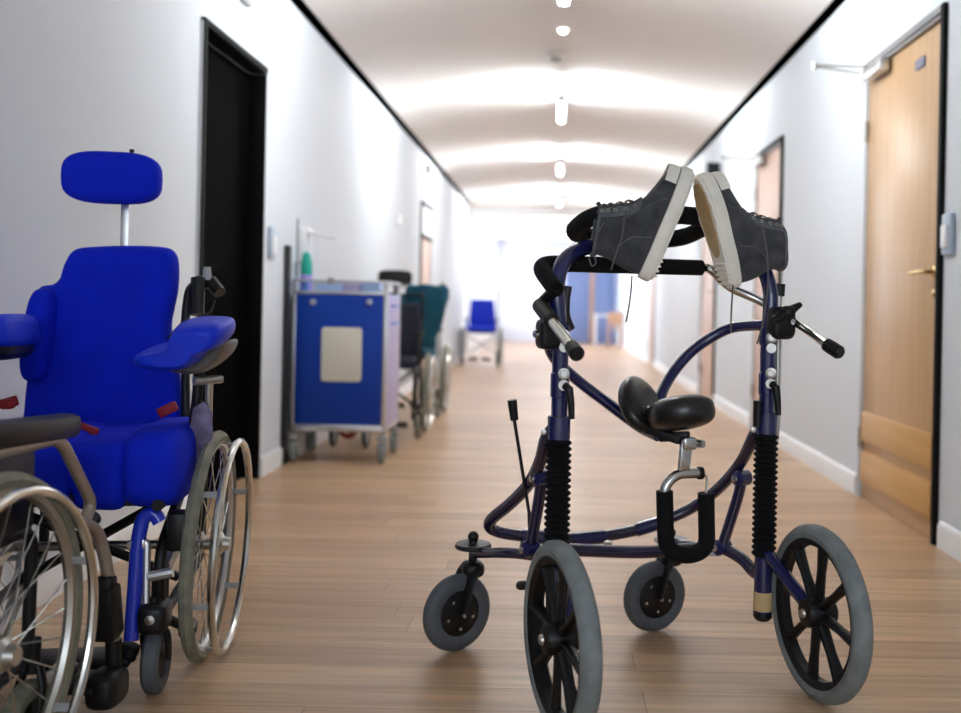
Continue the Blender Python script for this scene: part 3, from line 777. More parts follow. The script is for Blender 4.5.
# ---------------------------------------------------------------- the two sneakers
def oval(x0, x1, w, z, n=40, heel=.72, bulge=0.0):
    """shoe-shaped closed outline: narrower heel, rounded toe"""
    pts = []
    for k in range(n):
        t = 2 * PI * k / n
        c, s_ = math.cos(t), math.sin(t)
        x = (x0 + x1) / 2 + (x1 - x0) / 2 * math.copysign(abs(c) ** .80, c)
        u = (x - x0) / max(1e-6, x1 - x0)
        ww = w * (heel + (1 - heel) * min(1, max(0, (u - .15) / .5)) ** .8)
        waist = 1 - .10 * math.exp(-((u - .42) / .14) ** 2)
        y = ww * waist * math.copysign(abs(s_) ** .85, s_)
        pts.append(V((x, y, z)))
    return pts
def shoe(name, label, mtx, seed):
    t = thing(name, label, 'shoe', mtx=mtx, group=None); t.scale = mtx.to_scale()
    L = .305
    st = [(.030, .004, L - .004, .046, .75), (.055, .003, L - .009, .0465, .75), (.070, .003, L - .036, .045, .76), (.082, .004, L - .074, .0435, .78), (.095, .006, L - .108, .041, .82),
          (.115, .010, L - .136, .0385, .88), (.140, .012, L - .153, .0368, .95), (.165, .010, L - .165, .0370, 1.0), (.185, .006, L - .174, .0378, 1.0), (.195, .004, L - .180, .0380, 1.0)]
    st = [(z if z < .05 else .055 + (z - .055) * .94, x0, x1, w, h) for z, x0, x1, w, h in st]
    rings = [oval(x0, x1, w, z, heel=h) for z, x0, x1, w, h in st]
    # the collar edge dips a little at the back
    inner = [oval(.012, L - .188, .031, .184, heel=1.0), oval(.020, L - .190, .029, .145, heel=1.0)]
    for rg in (rings[-1], rings[-2], inner[0]):
        for p in rg:
            p.z -= .024 * max(0, 1 - p.x / .10)
    up = MB().loft(rings, cap=False); up.f.append(list(range(40))[::-1])
    u = up.build('upper', DENIM, t, ang=50)
    MB().loft([rings[-1]] + inner).build('lining', LINING, t, ang=50)
    # padded collar rim
    MB().tube([p + V((0, 0, .001)) for p in rings[-1]], .0045, 8, closed=True).build('collar_rim', DENIML, t)
    # sole with foxing band, tan tread and lugs
    so = MB().loft([oval(.004, L - .008, .046, .0, heel=.76), oval(-.004, L + .002, .0515, .005, heel=.76), oval(-.005, L + .003, .0525, .016, heel=.76), oval(-.003, L + .001, .0500, .034, heel=.76), oval(.004, L - .006, .0465, .0355, heel=.76)])
    sole = so.build('sole', SOLE, t, ang=40)
    MB().loft([oval(.085, L - .020, .034, -.0050, heel=.9), oval(.085, L - .020, .034, .003, heel=.9)]).build('tread', TREAD, sole)
    def toothed(z, grow):
        ov = oval(.003, L - .005, .0475, z, n=88, heel=.76); out = []
        for k, p in enumerate(ov):
            g = grow if (k // 2) % 2 == 0 else grow - .075
            out.append(V((L / 2 + (p.x - L / 2) * (1 + (g - 1) * .45), p.y * g, z)))
        return out
    MB().loft([toothed(-.0035, .97), toothed(-.001, 1.0), toothed(.007, 1.0)]).build('lugs', SOLE, sole, ang=25)
    for k in range(5): MB().box((.016 + .013 * k, 0, -.0035), (.006, .064, .008), None, .002).build('heel_rib', SOLE, sole)
    # rubber toe bumper
    tc = MB(); rr = []
    for z, g in ((.038, 1.004), (.052, 1.012), (.062, .985), (.068, .94)):
        rg = oval(.003, L - .004, .048, z)
        seg = [p for p in rg if p.x > L * .80]
        seg.sort(key=lambda p: math.atan2(p.y, p.x - .2))
        cx = V((L - .06, 0, z))
        rr.append([cx + (p - cx) * g for p in seg])
    m0 = min(len(r_) for r_ in rr); rr = [r_[:m0] for r_ in rr]
    tc.loft(rr, cap=False, closed=False); tc.build('toe_cap', SOLE, t, ang=60)
    # front profile of the upper (the instep line where the laces run)
    ins = [V((x1, 0, z)) for z, x0, x1, w, h in st][2:]
    ins = spline(ins, 6)
    def on(i): return ins[int(max(0, min(len(ins) - 1, i)))]
    N = len(ins)
    nrm = lambda i: (lambda d: V((d.z, 0, -d.x)).normalized())((on(i + 1) - on(i - 1)))
    def skin(x, z, s_):
        k = 0
        while k < len(st) - 2 and st[k + 1][0] < z: k += 1
        f_ = (z - st[k][0]) / (st[k + 1][0] - st[k][0])
        x0 = st[k][1] + (st[k + 1][1] - st[k][1]) * f_; x1 = st[k][2] + (st[k + 1][2] - st[k][2]) * f_; w = st[k][3] + (st[k + 1][3] - st[k][3]) * f_; h = st[k][4] + (st[k + 1][4] - st[k][4]) * f_
        best = min(oval(x0, x1, w, z, 120, h), key=lambda p: abs(p.x - x) + (10 if p.y * s_ < 0 else 0))
        return best + V((0, s_ * .0008, 0))
    # eyelet facings either side of the tongue
    for s_ in (-1, 1):
        rows = []; ey = []
        idx = list(range(int(N * .34), N, 2))
        for i in idx:
            p = on(i); nn = nrm(i); wide = .030
            q1 = skin(p.x - .007, p.z, s_); q2 = skin(p.x - wide, p.z, s_)
            out = V((.35, s_ * 1.0, 0)).normalized()
            p0 = p + V((0, s_ * .008, 0)) + nn * .003
            rows.append([p0, q1 + out * .0035, q2 + out * .003, q2 - out * .004, q1 - out * .006, p0 - nn * .008])
        MB().loft(rows).build('eyelet_facing', DENIML, t, ang=60)
        for j in range(5):
            i = min(int(N * (.42 + .13 * j)), N - 2); p = on(i)
            out = V((.45, s_ * 1.0, .1)).normalized()
            c = skin(p.x - .012, p.z, s_) + out * .0045
            MB().torus(c, out, .0042, .0015, 14, 6).build('eyelet', STEEL, t)
    MB().tube([on(i) + nrm(i) * .002 for i in range(int(N * .34), N, 2)] + [on(N - 1) + V((.010, 0, .016))], [.012] * 60 if False else .0105, 10, flat=.5).build('tongue', DENIM, t)
    lc = MB()
    for j in range(5):
        i = min(int(N * (.42 + .13 * j)), N - 2); k = (i - N * .36) / (N * .64); i2 = min(int(N * (.42 + .13 * (j + 1))), N - 2)
        for s_ in (-1, 1):
            c = on(i) + V((-.003 - .006 * k, s_ * (.0185 + .0045 * k), 0)) + nrm(i) * .007
            c2 = on(i2) + V((-.003 - .006 * k, -s_ * (.0185 + .0045 * k), 0)) + nrm(i2) * .007
            lc.tube(spline([c, c.lerp(c2, .5) + nrm(i) * .009, c2], 4), .0022, 6)
    lc.build('laces', LACE, t)
    # stitched seams: heel counter and quarter line
    sm = MB()
    for s_ in (-1, 1):
        sm.tube(spline([skin(.012, .118, s_), skin(.05, .112, s_), skin(.082, .090, s_), skin(.097, .065, s_), skin(.101, .044, s_)], 6), .0017, 6)
        sm.tube(spline([skin(.115, .132, s_), skin(.150, .098, s_), skin(.185, .070, s_), skin(.205, .044, s_)], 6), .0014, 6)
    sm.build('seam', DENIML, t)
    return t
def basis(x, z):
    x = V(x).normalized(); z = V(z); z = (z - x * z.dot(x)).normalized(); y = z.cross(x)
    return M((x, y, z)).transposed().to_4x4()
YS = 2.385
hl_ = at(650, 281, YS)
dx_ = (at(697, 164, YS) - hl_)
Xl = M.Translation(hl_) @ basis(dx_, (-1, -.10, .3)) @ M.Scale(.965, 4)
shoeL = shoe('sneaker', 'left one of the two grey high-top sneakers, its opening towards the foam ring', Xl, 1)
hr_ = at(728, 289, YS + .02)
dr_ = (at(691.5, 161, YS + .0) - hr_)
Xr = M.Translation(hr_) @ basis(dr_, (.92, .30, .2)) @ M.Scale(.965, 4)
shoeR = shoe('sneaker', 'right one of the two grey high-top sneakers, showing its cream and tan underside', Xr, 2)
def lace(parent, mtx, pts):
    inv = mtx.inverted()
    MB().tube(spline([inv @ p for p in pts], 8), .0023, 6).build('loose_lace', LACE, parent)
A_ = lambda l, Y: [at(px, py, Y + .004 * k) for k, (px, py) in enumerate(l)]
lace(shoeL, Xl, A_([(626, 212), (624, 222), (622, 236), (616, 254), (611, 270)], 2.315))
lace(shoeL, Xl, A_([(604, 222), (596, 238), (593, 252), (596, 262), (592, 266), (589, 258)], 2.325))
lace(shoeL, Xl, A_([(632, 276), (631, 290), (629, 306), (626, 322)], 2.34))
lace(shoeR, Xr, A_([(760, 225), (765, 240), (768, 268), (767, 295), (763, 322), (757, 344)], 2.33))
lace(shoeR, Xr, A_([(733, 285), (732, 300), (731, 318), (731, 333)], 2.36))

# ---------------------------------------------------------------- wheelchairs
def wc_wheel(par, a, sg, R, tyre, rim, n_sp=24, camber=2.0, rimoff=.036, hr=.265, hrm=None, seg=72):
    """drive wheel at (a, 0, R); sg = outward direction along a"""
    ax = M.Rotation(math.radians(camber) * sg, 3, 'Y') @ V((sg, 0, 0)); o = V((a, 0, R))
    rr = R - .026
    w = MB().lathe([(rr, -.011), (rr + .004, -.013), (rr + .004, .013), (rr, .011), (rr - .014, .009), (rr - .018, 0), (rr - .014, -.009)], o, ax, seg, True).build('rear_wheel', rim, par)
    MB().lathe([(rr - .002, -.013), (rr + .012, -.0165), (R - .004, -.010), (R, 0), (R - .004, .010), (rr + .012, .0165), (rr - .002, .013)], o, ax, seg, True).build('tyre', tyre, w)
    MB().torus(o + ax * rimoff, ax, hr, .0095, seg, 10).build('handrim', hrm or CHROME, w)
    x, y, d = frame_of(ax)
    e = lambda t: x * math.cos(t) + y * math.sin(t)
    for k in range(6):
        t = 2 * PI * k / 6 + .35
        MB().bar(o + e(t) * (rr - .008), o + e(t) * (hr - .004) + ax * rimoff, .016, .004, .001, ax.cross(e(t))).build('rim_tab', GREYP, w)
    sp = MB()
    for k in range(n_sp):
        t = 2 * PI * k / n_sp; off = (.022 if k % 2 else -.022)
        sp.tube([o + e(t + (.55 if k % 4 < 2 else -.55)) * .026 + ax * off, o + e(t) * (rr - .012)], .0016, 5)
    sp.build('spokes', CHROME, w)
    MB().lathe([(0, -.036), (.018, -.034), (.030, -.026), (.030, -.020), (.016, -.014), (.016, .014), (.030, .020), (.030, .026), (.020, .034), (.016, .050), (0, .052)], o, ax, 24).build('hub', STEEL, w)
    return w
def wc_caster(par, a, b, R, tyre, wd=.034, yaw=0):
    c = V((a, b, R)); ax = M.Rotation(yaw, 3, 'Z') @ V((1, 0, 0))
    w = MB().lathe([(0, -.014), (.012, -.016), (R * .55, -.010), (R * .6, 0), (R * .55, .010), (.012, .016), (0, .014)], c, ax, 28).build('caster', BLACK, par)
    MB().lathe([(R * .58, -wd * .4), (R * .85, -wd / 2), (R * .98, -wd * .3), (R, 0), (R * .98, wd * .3), (R * .85, wd / 2), (R * .58, wd * .4)], c, ax, 36, True).build('tyre', tyre, w)
    f = MB()
    for s_ in (-1, 1): f.tube([c + ax * s_ * (wd / 2 + .007), c + V((0, .018, R * .8)) + ax * s_ * (wd / 2 + .007), c + V((0, .026, R + .022)) + ax * s_ * .012], [.009, .011, .013], 10, flat=.6)
    f.rod(c + V((0, .026, R + .008)), c + V((0, .026, R + .075)), .014)
    f.build('caster_fork', BLACK, par)

def basic_chair(name, label, loc, yaw, fab, frm, back_top=.98, headrest=None, tyre=OLIVE, wa=.255, R=.285, group=None, cush=.5):
    t = thing(name, label, 'wheelchair', loc, yaw, group)
    for sg in (-1, 1):
        wc_wheel(t, sg * wa, sg, R, tyre, ALU, 14, 1.5, .034, R - .028, seg=48)
        wc_caster(t, sg * (wa - .03), .36, .075, tyre)
        x = sg * (wa - .055)
        MB().tube(fillet([(x, -.14, .16), (x, -.16, back_top + .06), (x, -.30, back_top + .09)], .05), .012, 10).build('back_post', frm, t)
        MB().tube([(x, -.21, back_top + .073), (x, -.31, back_top + .092)], .017, 12).build('push_handle', BLACK, t)
        MB().tube(fillet([(x, -.15, .46), (x, .34, .46), (x, .42, .40), (x, .50, .14)], .07), .012, 10).build('side_frame', frm, t)
        MB().tube(fillet([(x, -.14, .20), (x, .30, .19), (x, .30, .46)], .05), .011, 10).build('lower_frame', frm, t)
        MB().tube(fillet([(x, -.15, .67), (x, .14, .67), (x, .20, .47)], .05), .011, 10).build('armrest_frame', frm, t)
        MB().box((x, .0, .695), (.055, .30, .035), bev=.012).build('armrest_pad', BLACK, t)
        MB().box((sg * .095, .56, .11), (.15, .15, .014), M.Rotation(math.radians(18), 3, 'X'), .004).build('footplate', BLACK, t)
        MB().rod((sg * (wa - .08), -.05, .17), (-sg * (wa - .08), .10, .45), .010).build('cross_brace', frm, t)
    MB().box((0, .09, cush), (2 * wa - .12, .42, .075), bev=.025, seg=3).build('seat', fab, t)
    poly = [(-.19, .47), (.19, .47), (.20, .75), (.175, back_top), (-.175, back_top), (-.20, .75)]
    MB().prism(poly, .05, M.Translation((0, -.145, 0)) @ M.Rotation(PI / 2, 4, 'X'), .02).build('backrest', fab, t)
    MB().rod((-(wa - .06), -.19, back_top + .06), (wa - .06, -.19, back_top + .06), .010).build('handle_bar', frm, t)
    if headrest:
        MB().rod((.0, -.17, .85), (.0, -.17, headrest), .010).build('headrest_post', frm, t)
        MB().sup((.0, -.15, headrest), (.125, .04, .055), .5).build('headrest', BLACK, t)
    return t

# blue tilt wheelchair on the left, facing the camera
B = Frame((-1.150, 2.432, 0), math.radians(189))
bt = thing('wheelchair', 'large bright blue padded wheelchair facing the camera, with a blue headrest', 'wheelchair', B.o, B.yaw)
for sg in (-1, 1): wc_wheel(bt, sg * .272, sg, .290, OLIVE, ALU, 24, 2.0, .054, .262)
XZ = lambda b, tilt=0: M.Translation((0, b, 0)) @ M.Rotation(PI / 2, 4, 'X')
def outline(pts, b, n=5):
    q = [B.p(px, py, b=b) for px, py in pts]
    return [(p.x, p.z) for p in spline(q, n, True)]
BB = -.20
back = outline([(70, 249), (90, 246), (125, 245), (158, 246), (173, 250), (178.5, 262), (178, 288), (174, 308), (171, 325), (173, 345), (179, 372), (183, 405), (180, 440), (150, 446), (60, 446), (18, 440), (17, 408), (21, 372), (25, 342), (27, 315), (29, 295), (35, 286), (47, 284), (55, 277), (60, 262)], BB)
ctr_ = sum(q[0] for q in back) / len(back)
back = [(ctr_ + (x_ - ctr_) * .955 - .002, z_) for x_, z_ in back]
MB().pillow(back, .10, XZ(BB - .03), .04).build('backrest', ROYAL, bt)
q = B.p(40, 335, b=BB + .03); MB().sup(q, (.034, .055, .125), .6, R=M.Rotation(math.radians(-6), 3, 'Y')).build('lateral_support', ROYAL, bt)
q = B.p(112.5, 178, b=BB); MB().sup(q, (.128, .045, .071), .55, .62).build('headrest', ROYAL, bt)
h0, h1 = B.p(126, 180, b=BB - .05), B.p(126, 300, b=BB - .09)
MB().bar(h0, V((h0.x, h0.y, h1.z)), .022, .010, .002, (1, 0, 0)).build('headrest_post', ALU, bt)
q = B.p(132, 151, b=BB); MB().box(q, (.012, .012, .010), bev=.003).build('headrest_tag', BLACK, bt)
# seat cushion with raised thigh supports
MB().box((0, .035, .525), (.40, .44, .12), bev=.045, seg=5).build('seat_cushion', ROYAL, bt)
q = B.p(155, 466, b=.20); MB().sup((q.x, .07, q.z - .005), (.070, .215, .095), .5, .55).build('thigh_support', ROYAL, bt)
q = B.p(50, 468, b=.20); MB().sup((q.x, .07, q.z - .005), (.070, .215, .085), .5, .55).build('thigh_support', ROYAL, bt)
fp = outline([(72, 446), (100, 443), (124, 446), (126, 480), (122, 508), (98, 511), (76, 508), (70, 480)], .25)
MB().pillow(fp, .07, XZ(.235), .03).build('seat_front', ROYAL, bt)
MB().box((0, .03, .452), (.38, .42, .03), bev=.006).build('seat_pan', BLACK, bt)
# red harness straps
for (x0, y0, x1, y1, b_) in ((76, 426, 98, 434, .10), (158, 414, 177, 405, .02), (0, 405, 18, 400, .0)):
    p0, p1 = B.p(x0, y0, b=b_), B.p(x1, y1, b=b_)
    MB().bar(p0, p1, .026, .010, .004).build('harness_strap', RED, bt)
MB().sup(B.p(7, 404, b=.02), (.020, .012, .013), .7).build('harness_buckle', RED, bt)
# forearm troughs
def trough(pxs, sg):
    (x0, y0), (x1, y1) = pxs
    bb = .10
    o = B.p(x0, y0, b=bb); u = B.p(x1, y1, b=bb - .02)
    base = MB().sup(o, (.070, .09, .024), .55, .7).build('forearm_pad', ROYALD, bt)
    MB().sup(u, (.068, .12, .044), .5, .55, M.Rotation(math.radians(8 * sg), 3, 'Y')).build('forearm_trough', ROYALD, base)
    MB().sup(u + V((.0, 0, -.034)), (.060, .11, .030), .5, .6).build('trough_shell', STEEL if sg < 0 else BLACK, base)
    return u
tp_ = outline([(147, 352), (154, 347), (172, 346), (182, 340), (186, 326), (194, 318), (212, 315), (234, 316), (240, 322), (238, 332), (229, 341), (216, 347), (207, 357), (192, 363), (168, 363), (151, 359)], .08, 4)
ta = MB().pillow(tp_, .22, XZ(.08) @ M.Rotation(math.radians(-6), 4, 'X'), .022).build('forearm_trough', ROYALD, bt)
sp_ = outline([(166, 361), (192, 361), (208, 354), (218, 346), (232, 339), (236, 342), (230, 354), (216, 366), (200, 373), (180, 372), (168, 367)], .08, 4)
MB().pillow(sp_, .19, XZ(.08), .015).build('trough_shell', mat('grey_brown_shell', (.10, .095, .085), .45), ta)
trough(((-30, 350), (-2, 333)), 1)
ap = MB()
p0 = B.p(199, 372, b=.06)
ap.tube(fillet([p0, B.p(197, 400, b=.06), B.p(190, 450, b=.04), B.p(184, 490, b=.06)], .04), .013, 12); ap.build('armrest_post', BLACK, bt)
MB().tube([B.p(194, 381, b=.10), B.p(222, 379, b=.06)], [.012, .010], 12).build('armrest_lever', STEEL, bt)
MB().rod(B.p(209, 380, b=.07), B.p(208, 440, b=.05), .010).build('armrest_post', STEEL, bt)
gp = [(193, 408), (204, 401), (212, 412), (213, 436), (206, 452), (194, 462), (188, 440)]
qs = [B.p(px, py, b=.085) for px, py in gp]
MB().prism([(q.x, q.z) for q in qs], .006, XZ(.085), .002).build('side_guard', VIOLET, bt)
lp = MB(); q = B.p(181, 472, a=-.215); lp.torus(q, (1, 0, .2), .045, .006, 28, 8); lp.torus(q + V((0, 0, -.02)), (1, .2, 0), .022, .008, 20, 8)
lp.build('cable_loop', BLACK, bt)
MB().sup(B.p(176, 470, a=-.205), (.018, .05, .085), .7).build('side_bolster', ROYAL, bt)
# push handle and back post seen beside the backrest
hp = MB(); hp.tube(fillet([B.p(186, 440, b=-.20), B.p(185, 318, b=-.24), B.p(189, 288, b=-.26), B.p(200, 282, b=-.30)], .06), .012, 12)
hp.build('back_post', BLACK, bt)
MB().tube([B.p(196, 281, b=-.27), B.p(212, 283, b=-.27), B.p(220, 293, b=-.25)], [.016, .020, .018], 12).build('push_handle', BLACK, bt)
MB().tube([B.p(198, 278, b=-.24), B.p(197, 315, b=-.22)], .019, 10).build('tilt_mechanism', BLACK, bt)
bk = MB(); bk.tube(spline([B.p(214, 300, b=-.22), B.p(210, 312, b=-.2), B.p(198, 318, b=-.2)], 5), .005, 8); bk.tube(spline([B.p(168, 338, b=-.16), B.p(180, 325, b=-.19), B.p(190, 316, b=-.2)], 5), .003, 6)
bk.build('brake_cable', BLACK, bt)
MB().sup(B.p(182, 334, b=-.18), (.012, .012, .012), .6).build('adjuster_knob', BLACK, bt)
kn_ = B.p(207, 267, b=-.26)
MB().tube([kn_, B.p(207, 280, b=-.26)], [.010, .013], 10).build('handle_knob', GREYP, bt)
# frame, leg rests, casters
for sg in (-1, 1):
    x = sg * .205
    MB().tube(fillet([(x, -.24, .47), (x, -.22, .20), (x, .22, .17), (x, .24, .33), (x, .02, .44)], .05), .013, 12).build('side_frame', BLACK, bt)
    MB().tube([(x, -.2, .445), (x, .27, .445)], .014, 12).build('seat_rail', BLACK, bt)
for k in (-1, 1): MB().rod((.19 * k, -.02, .20), (-.19 * k, .14, .43), .012).build('cross_brace', BLACK, bt)
MB().rod((-.27, 0, .29), (.27, 0, .29), .012).build('axle_tube', STEEL, bt)
LEGA = -.165
for mir in (1, -1):
    Q = lambda px, py: (lambda p: V((p.x * mir, p.y, p.z)))(B.p(px, py, b=.235 + max(0, (py - 515)) * .00025))
    MB().tube(fillet([Q(160, 522), Q(154, 512), Q(143, 517), Q(138, 540), Q(131, 640)], .03), .0165, 14).build('leg_hanger', BLUEPAINT, bt)
    g = MB(); g.bar(Q(128, 545), Q(146, 543), .022, .022, .003); g.build('hanger_clamp', ALU, bt)
    MB().tube(fillet([Q(140, 542), Q(147, 542), Q(146, 600), Q(146, 626), Q(138, 628)], .015), .009, 10).build('hanger_strut', ALU, bt)
    MB().tube([Q(148, 577), Q(173, 572)], .012, 10).build('hanger_pivot', ALU, bt)
    ft = Q(131, 645)
    MB().box(ft + V((.07 * mir, -.01, -.03)), (.15, .10, .02), bev=.006).build('footplate', BLACK, bt)
    MB().tube([ft, ft + V((.01 * mir, .0, -.03))], .021, 12).build('footplate_joint', BLACK, bt)
    hs = MB(); hs.box(Q(174, 535) + V((0, -.05, 0)), (.045, .06, .09), bev=.008); hs.build('swing_latch', BLACK, bt)
    cq = B.p(155, 668, b=.235); cx = abs(cq.x) * mir * -1
    wc_caster(bt, cx, .225, .078, RUBBERD, .040)
    MB().lathe([(0, .012), (.011, .010), (.012, 0)], (cx, .245 + .040, .19), (0, 1, 0), 14).build('housing_bolt', STEEL, bt)
    hd = MB(); hd.sup((cx, .245, .185), (.033, .045, .036), .5); hd.rod((cx, .20, .19), (cx, .20, .29), .020); hd.build('caster_housing', BLACK, bt)
    MB().bar((cx, .20, .262), (cx, .02, .30), .03, .022, .004).build('caster_beam', STEEL, bt)
MB().sup(B.p(188, 628, b=.14), (.02, .03, .02), .6).build('wheel_lock', BLACK, bt)
MB().rod(B.p(170, 620, b=.15), B.p(192, 630, b=.13), .012).build('wheel_lock_arm', BLACK, bt)

# grey wheelchair cut off by the left edge, facing down the corridor
C = Frame((-1.222, 1.63, 0), 0)
ct = thing('wheelchair', 'grey framed wheelchair with black arm pad, cut off by the left edge', 'wheelchair', C.o, 0)
for sg in (-1, 1):
    if sg < 0:
        wc_wheel(ct, -.262, sg, .300, OLIVE, ALU, 24, 1.0, .030, .268)
    else:
        wc_wheel(ct, .268, sg, .308, OLIVE, STEEL, 28, 1.0, .045, .276)
for sg in (1, -1):
    Q = lambda px, py, a=.235: (lambda p: V((p.x * sg, p.y, p.z)))(C.p(px, py, a=a))
    MB().tube(fillet([Q(-75, 470), Q(0, 452), Q(60, 438), Q(92, 503), Q(83, 526)], .04, 8), .0125, 14).build('armrest_frame', TAUPE, ct)
    e0, e1 = Q(-12, 436), Q(71, 425)
    e0 = e1 + (e0 - e1) * (.36 / (e0 - e1).length)
    MB().bar(e0, e1, .058, .050, .018, (1, 0, 0)).build('armrest_pad', BLACK, ct)
    MB().tube(fillet([Q(70, 520), Q(97, 528, .245), Q(106, 560, .258), Q(112, 605, .268), Q(114, 650, .268)], .05), .0135, 14).build('leg_hanger', TAUPE, ct)
    MB().tube([Q(84, 528), Q(93, 518)], [.016, .018], 12).build('frame_joint', BLACK, ct)
    cl_ = Q(107, 612, .262); MB().box(cl_, (.05, .055, .12), M.Rotation(.2, 3, 'X'), .010).build('calf_bracket', BLACK, ct)
    MB().box(Q(105, 590, .26), (.04, .04, .06), bev=.008).build('latch', BLACK, ct)
    ft = Q(114, 668, .27)
    MB().tube([Q(113.5, 640, .268), ft], .017, 12).build('footrest_tube', BLACK, ct)
    MB().box((ft.x - sg * .08, ft.y - .03, ft.z - .02), (.15, .11, .018), bev=.006).build('footplate', BLACK, ct)
    MB().sup((ft.x - sg * .0, ft.y - .03, ft.z - .03), (.035, .05, .04), .6).build('heel_bracket', BLACK, ct)
    wc_caster(ct, sg * .205, .235, .085, OLIVE, .036)
    MB().tube(fillet([(sg * .215, -.20, .62 + .28), (sg * .215, -.18, .18), (sg * .215, .22, .22), (sg * .215, .23, .47), (sg * .215, -.18, .47)], .05), .012, 12).build('side_frame', BLACK if sg > 0 else STEEL, ct)
    MB().tube([(sg * .215, -.19, .90), (sg * .215, -.32, .91)], .017, 12).build('push_handle', BLACK, ct)
    MB().box((sg * .236, .02, .57), (.006, .34, .17), bev=.002).build('side_guard', BLACK, ct)
MB().box((0, .02, .49), (.40, .42, .07), bev=.02, seg=3).build('seat', BLACK, ct)
MB().box((0, -.20, .70), (.40, .035, .42), bev=.015).build('backrest', BLACK, ct)
MB().rod((-.26, 0, .305), (.26, 0, .305), .012).build('axle_tube', STEEL, ct)
MB().tube([C.p(30, 690, a=.2), C.p(72, 668, a=.2)], .016, 12).build('brake_lever', STEEL, ct)
for k in (-1, 1): MB().rod((.2 * k, -.05, .20), (-.2 * k, .10, .46), .011).build('cross_brace', BLACK, ct)

# parked wheelchairs behind the trolley and the blue one at the far end
basic_chair('wheelchair', 'dark wheelchair with a black headrest parked right behind the blue trolley', (-1.185, 6.92, 0), math.radians(184), mat('dark_fabric', (.012, .014, .03), .8), BLACK, .92, 1.105)
e_ = basic_chair('wheelchair', 'teal wheelchair behind the dark one along the left wall', (-1.20, 8.15, 0), math.radians(183), TEAL, STEEL, 1.0)
f_ = basic_chair('wheelchair', 'small bright blue wheelchair facing the camera at the far end of the corridor', (-1.15, 14.75, 0), math.radians(182), mat('bright_blue_fabric', (.004, .03, .55), .8), STEEL, 1.0, tyre=RUBBERD, wa=.29, cush=.55)
for sx in (-1, 1): MB().box((sx * .222, .06, .60), (.022, .34, .17), bev=.006).build('side_panel', f_.children[0].data.materials[0] if False else bpy.data.materials['bright_blue_fabric'], f_)
MB().box((-.075, -.112, .56), (.085, .008, .05), bev=.003).build('backrest_label', WHITE, f_)
# teal jacket hung over the push handles of the teal chair, front draped to the right
jk = MB(); rings = []
for (z, hx, hy, cx) in ((1.045, .19, .03, 0), (1.05, .24, .06, 0), (1.02, .265, .085, .0), (.95, .265, .09, -.0), (.86, .255, .085, -.01), (.76, .22, .08, -.03), (.66, .18, .075, -.06), (.60, .15, .065, -.08)):
    rings.append([V((cx + hx * math.cos(t) * (1 + .06 * math.sin(5 * t + z * 20)), hy * math.sin(t) * (1 + .1 * math.sin(7 * t)) , z + .015 * math.sin(3 * t))) for t in [2 * PI * k / 36 for k in range(36)]])
jk.loft(rings)
j_ = jk.build('jacket', TEAL, ang=60); j_.location = (-.985, 7.22, 0); j_.scale = (.62, .8, 1); tag(j_, 'teal jacket draped over the wheelchair back behind the blue trolley', 'jacket')

# ---------------------------------------------------------------- blue trolley against the left wall
K = Frame((-1.236, 5.46, 0), 0)
kt = thing('service_trolley', 'blue fronted service trolley with aluminium frame and a cream panel', 'trolley', K.o, 0)
W2, D, ZB, ZT = .272, .46, .195, .965
for sx in (-1, 1):
    for y in (.012, D - .012): MB().box((sx * (W2 - .012), y, (ZB + ZT + .075) / 2), (.024, .024, ZT + .075 - ZB), bev=.003).build('frame_post', ALU, kt)
MB().box((0, D / 2, ZB - .0), (2 * W2, D, .03), bev=.004).build('base', ALU, kt)
MB().box((0, .006, (ZB + ZT) / 2 + .01), (2 * W2 - .046, .012, ZT - ZB - .03), bev=.002).build('front_panel', CARTBLUE, kt)
p0, p1 = K.p(322, 327, b=-.004), K.p(361, 382, b=-.004)
rp = [(q.x, q.y) for q in fillet([(p0.x, p0.z, 0), (p1.x, p0.z, 0), (p1.x, p1.z, 0), (p0.x, p1.z, 0)], .022, 5, True)]
pn = MB().prism(rp, .012, XZ(-.004), .002); pn.build('sign_panel', CREAM, kt)
for px in (313, 369):
    q = K.p(px, 302, b=-.006); MB().lathe([(0, .012), (.016, .010), (.018, 0)], (q.x, 0, q.z), (0, -1, 0), 16).build('panel_hook', ALU, kt)
MB().box((0, .004, ZT + .005), (2 * W2, .012, .018), bev=.003).build('front_rail', ALU, kt)
for sx in (-1, 1):
    MB().box((sx * (W2 - .006), D / 2, (ZB + ZT) / 2), (.010, D - .05, ZT - ZB - .02), bev=.002).build('side_panel', LILAC, kt)
for z in (.80, .90): MB().tube(fillet([(W2 + .002, .12, z), (W2 + .02, .12, z), (W2 + .02, .34, z), (W2 + .002, .34, z)], .012), .006, 8).build('side_handle', MIDBLUE, kt)
MB().box((0, D / 2, ZT - .01), (2 * W2 - .02, D - .02, .02), bev=.003).build('top_tray', PALEBLUE, kt)
for y in (.006, D - .006): MB().box((0, y, ZT + .072), (2 * W2, .014, .014), bev=.004).build('tray_rail', ALU, kt)
for sx in (-1, 1): MB().box((sx * (W2 - .006), D / 2, ZT + .072), (.014, D, .014), bev=.004).build('tray_rail', ALU, kt)
for sx in (-1, 1):
    for y in (.03, D - .03):
        c = V((sx * (W2 - .02), y, .062))
        w_ = MB().lathe([(0, -.014), (.05, -.016), (.060, -.010), (.062, 0), (.060, .010), (.05, .016), (0, .014)], c, (1, 0, 0), 24).build('caster', RUBBER, kt)
        f = MB()
        for s_ in (-1, 1): f.box(c + V((s_ * .021, 0, .035)), (.005, .04, .085), bev=.002)
        f.box(c + V((0, 0, .082)), (.055, .055, .022), bev=.005); f.rod(c + V((0, 0, .09)), c + V((0, 0, .125)), .012)
        f.build('caster_fork', GREYP, kt)
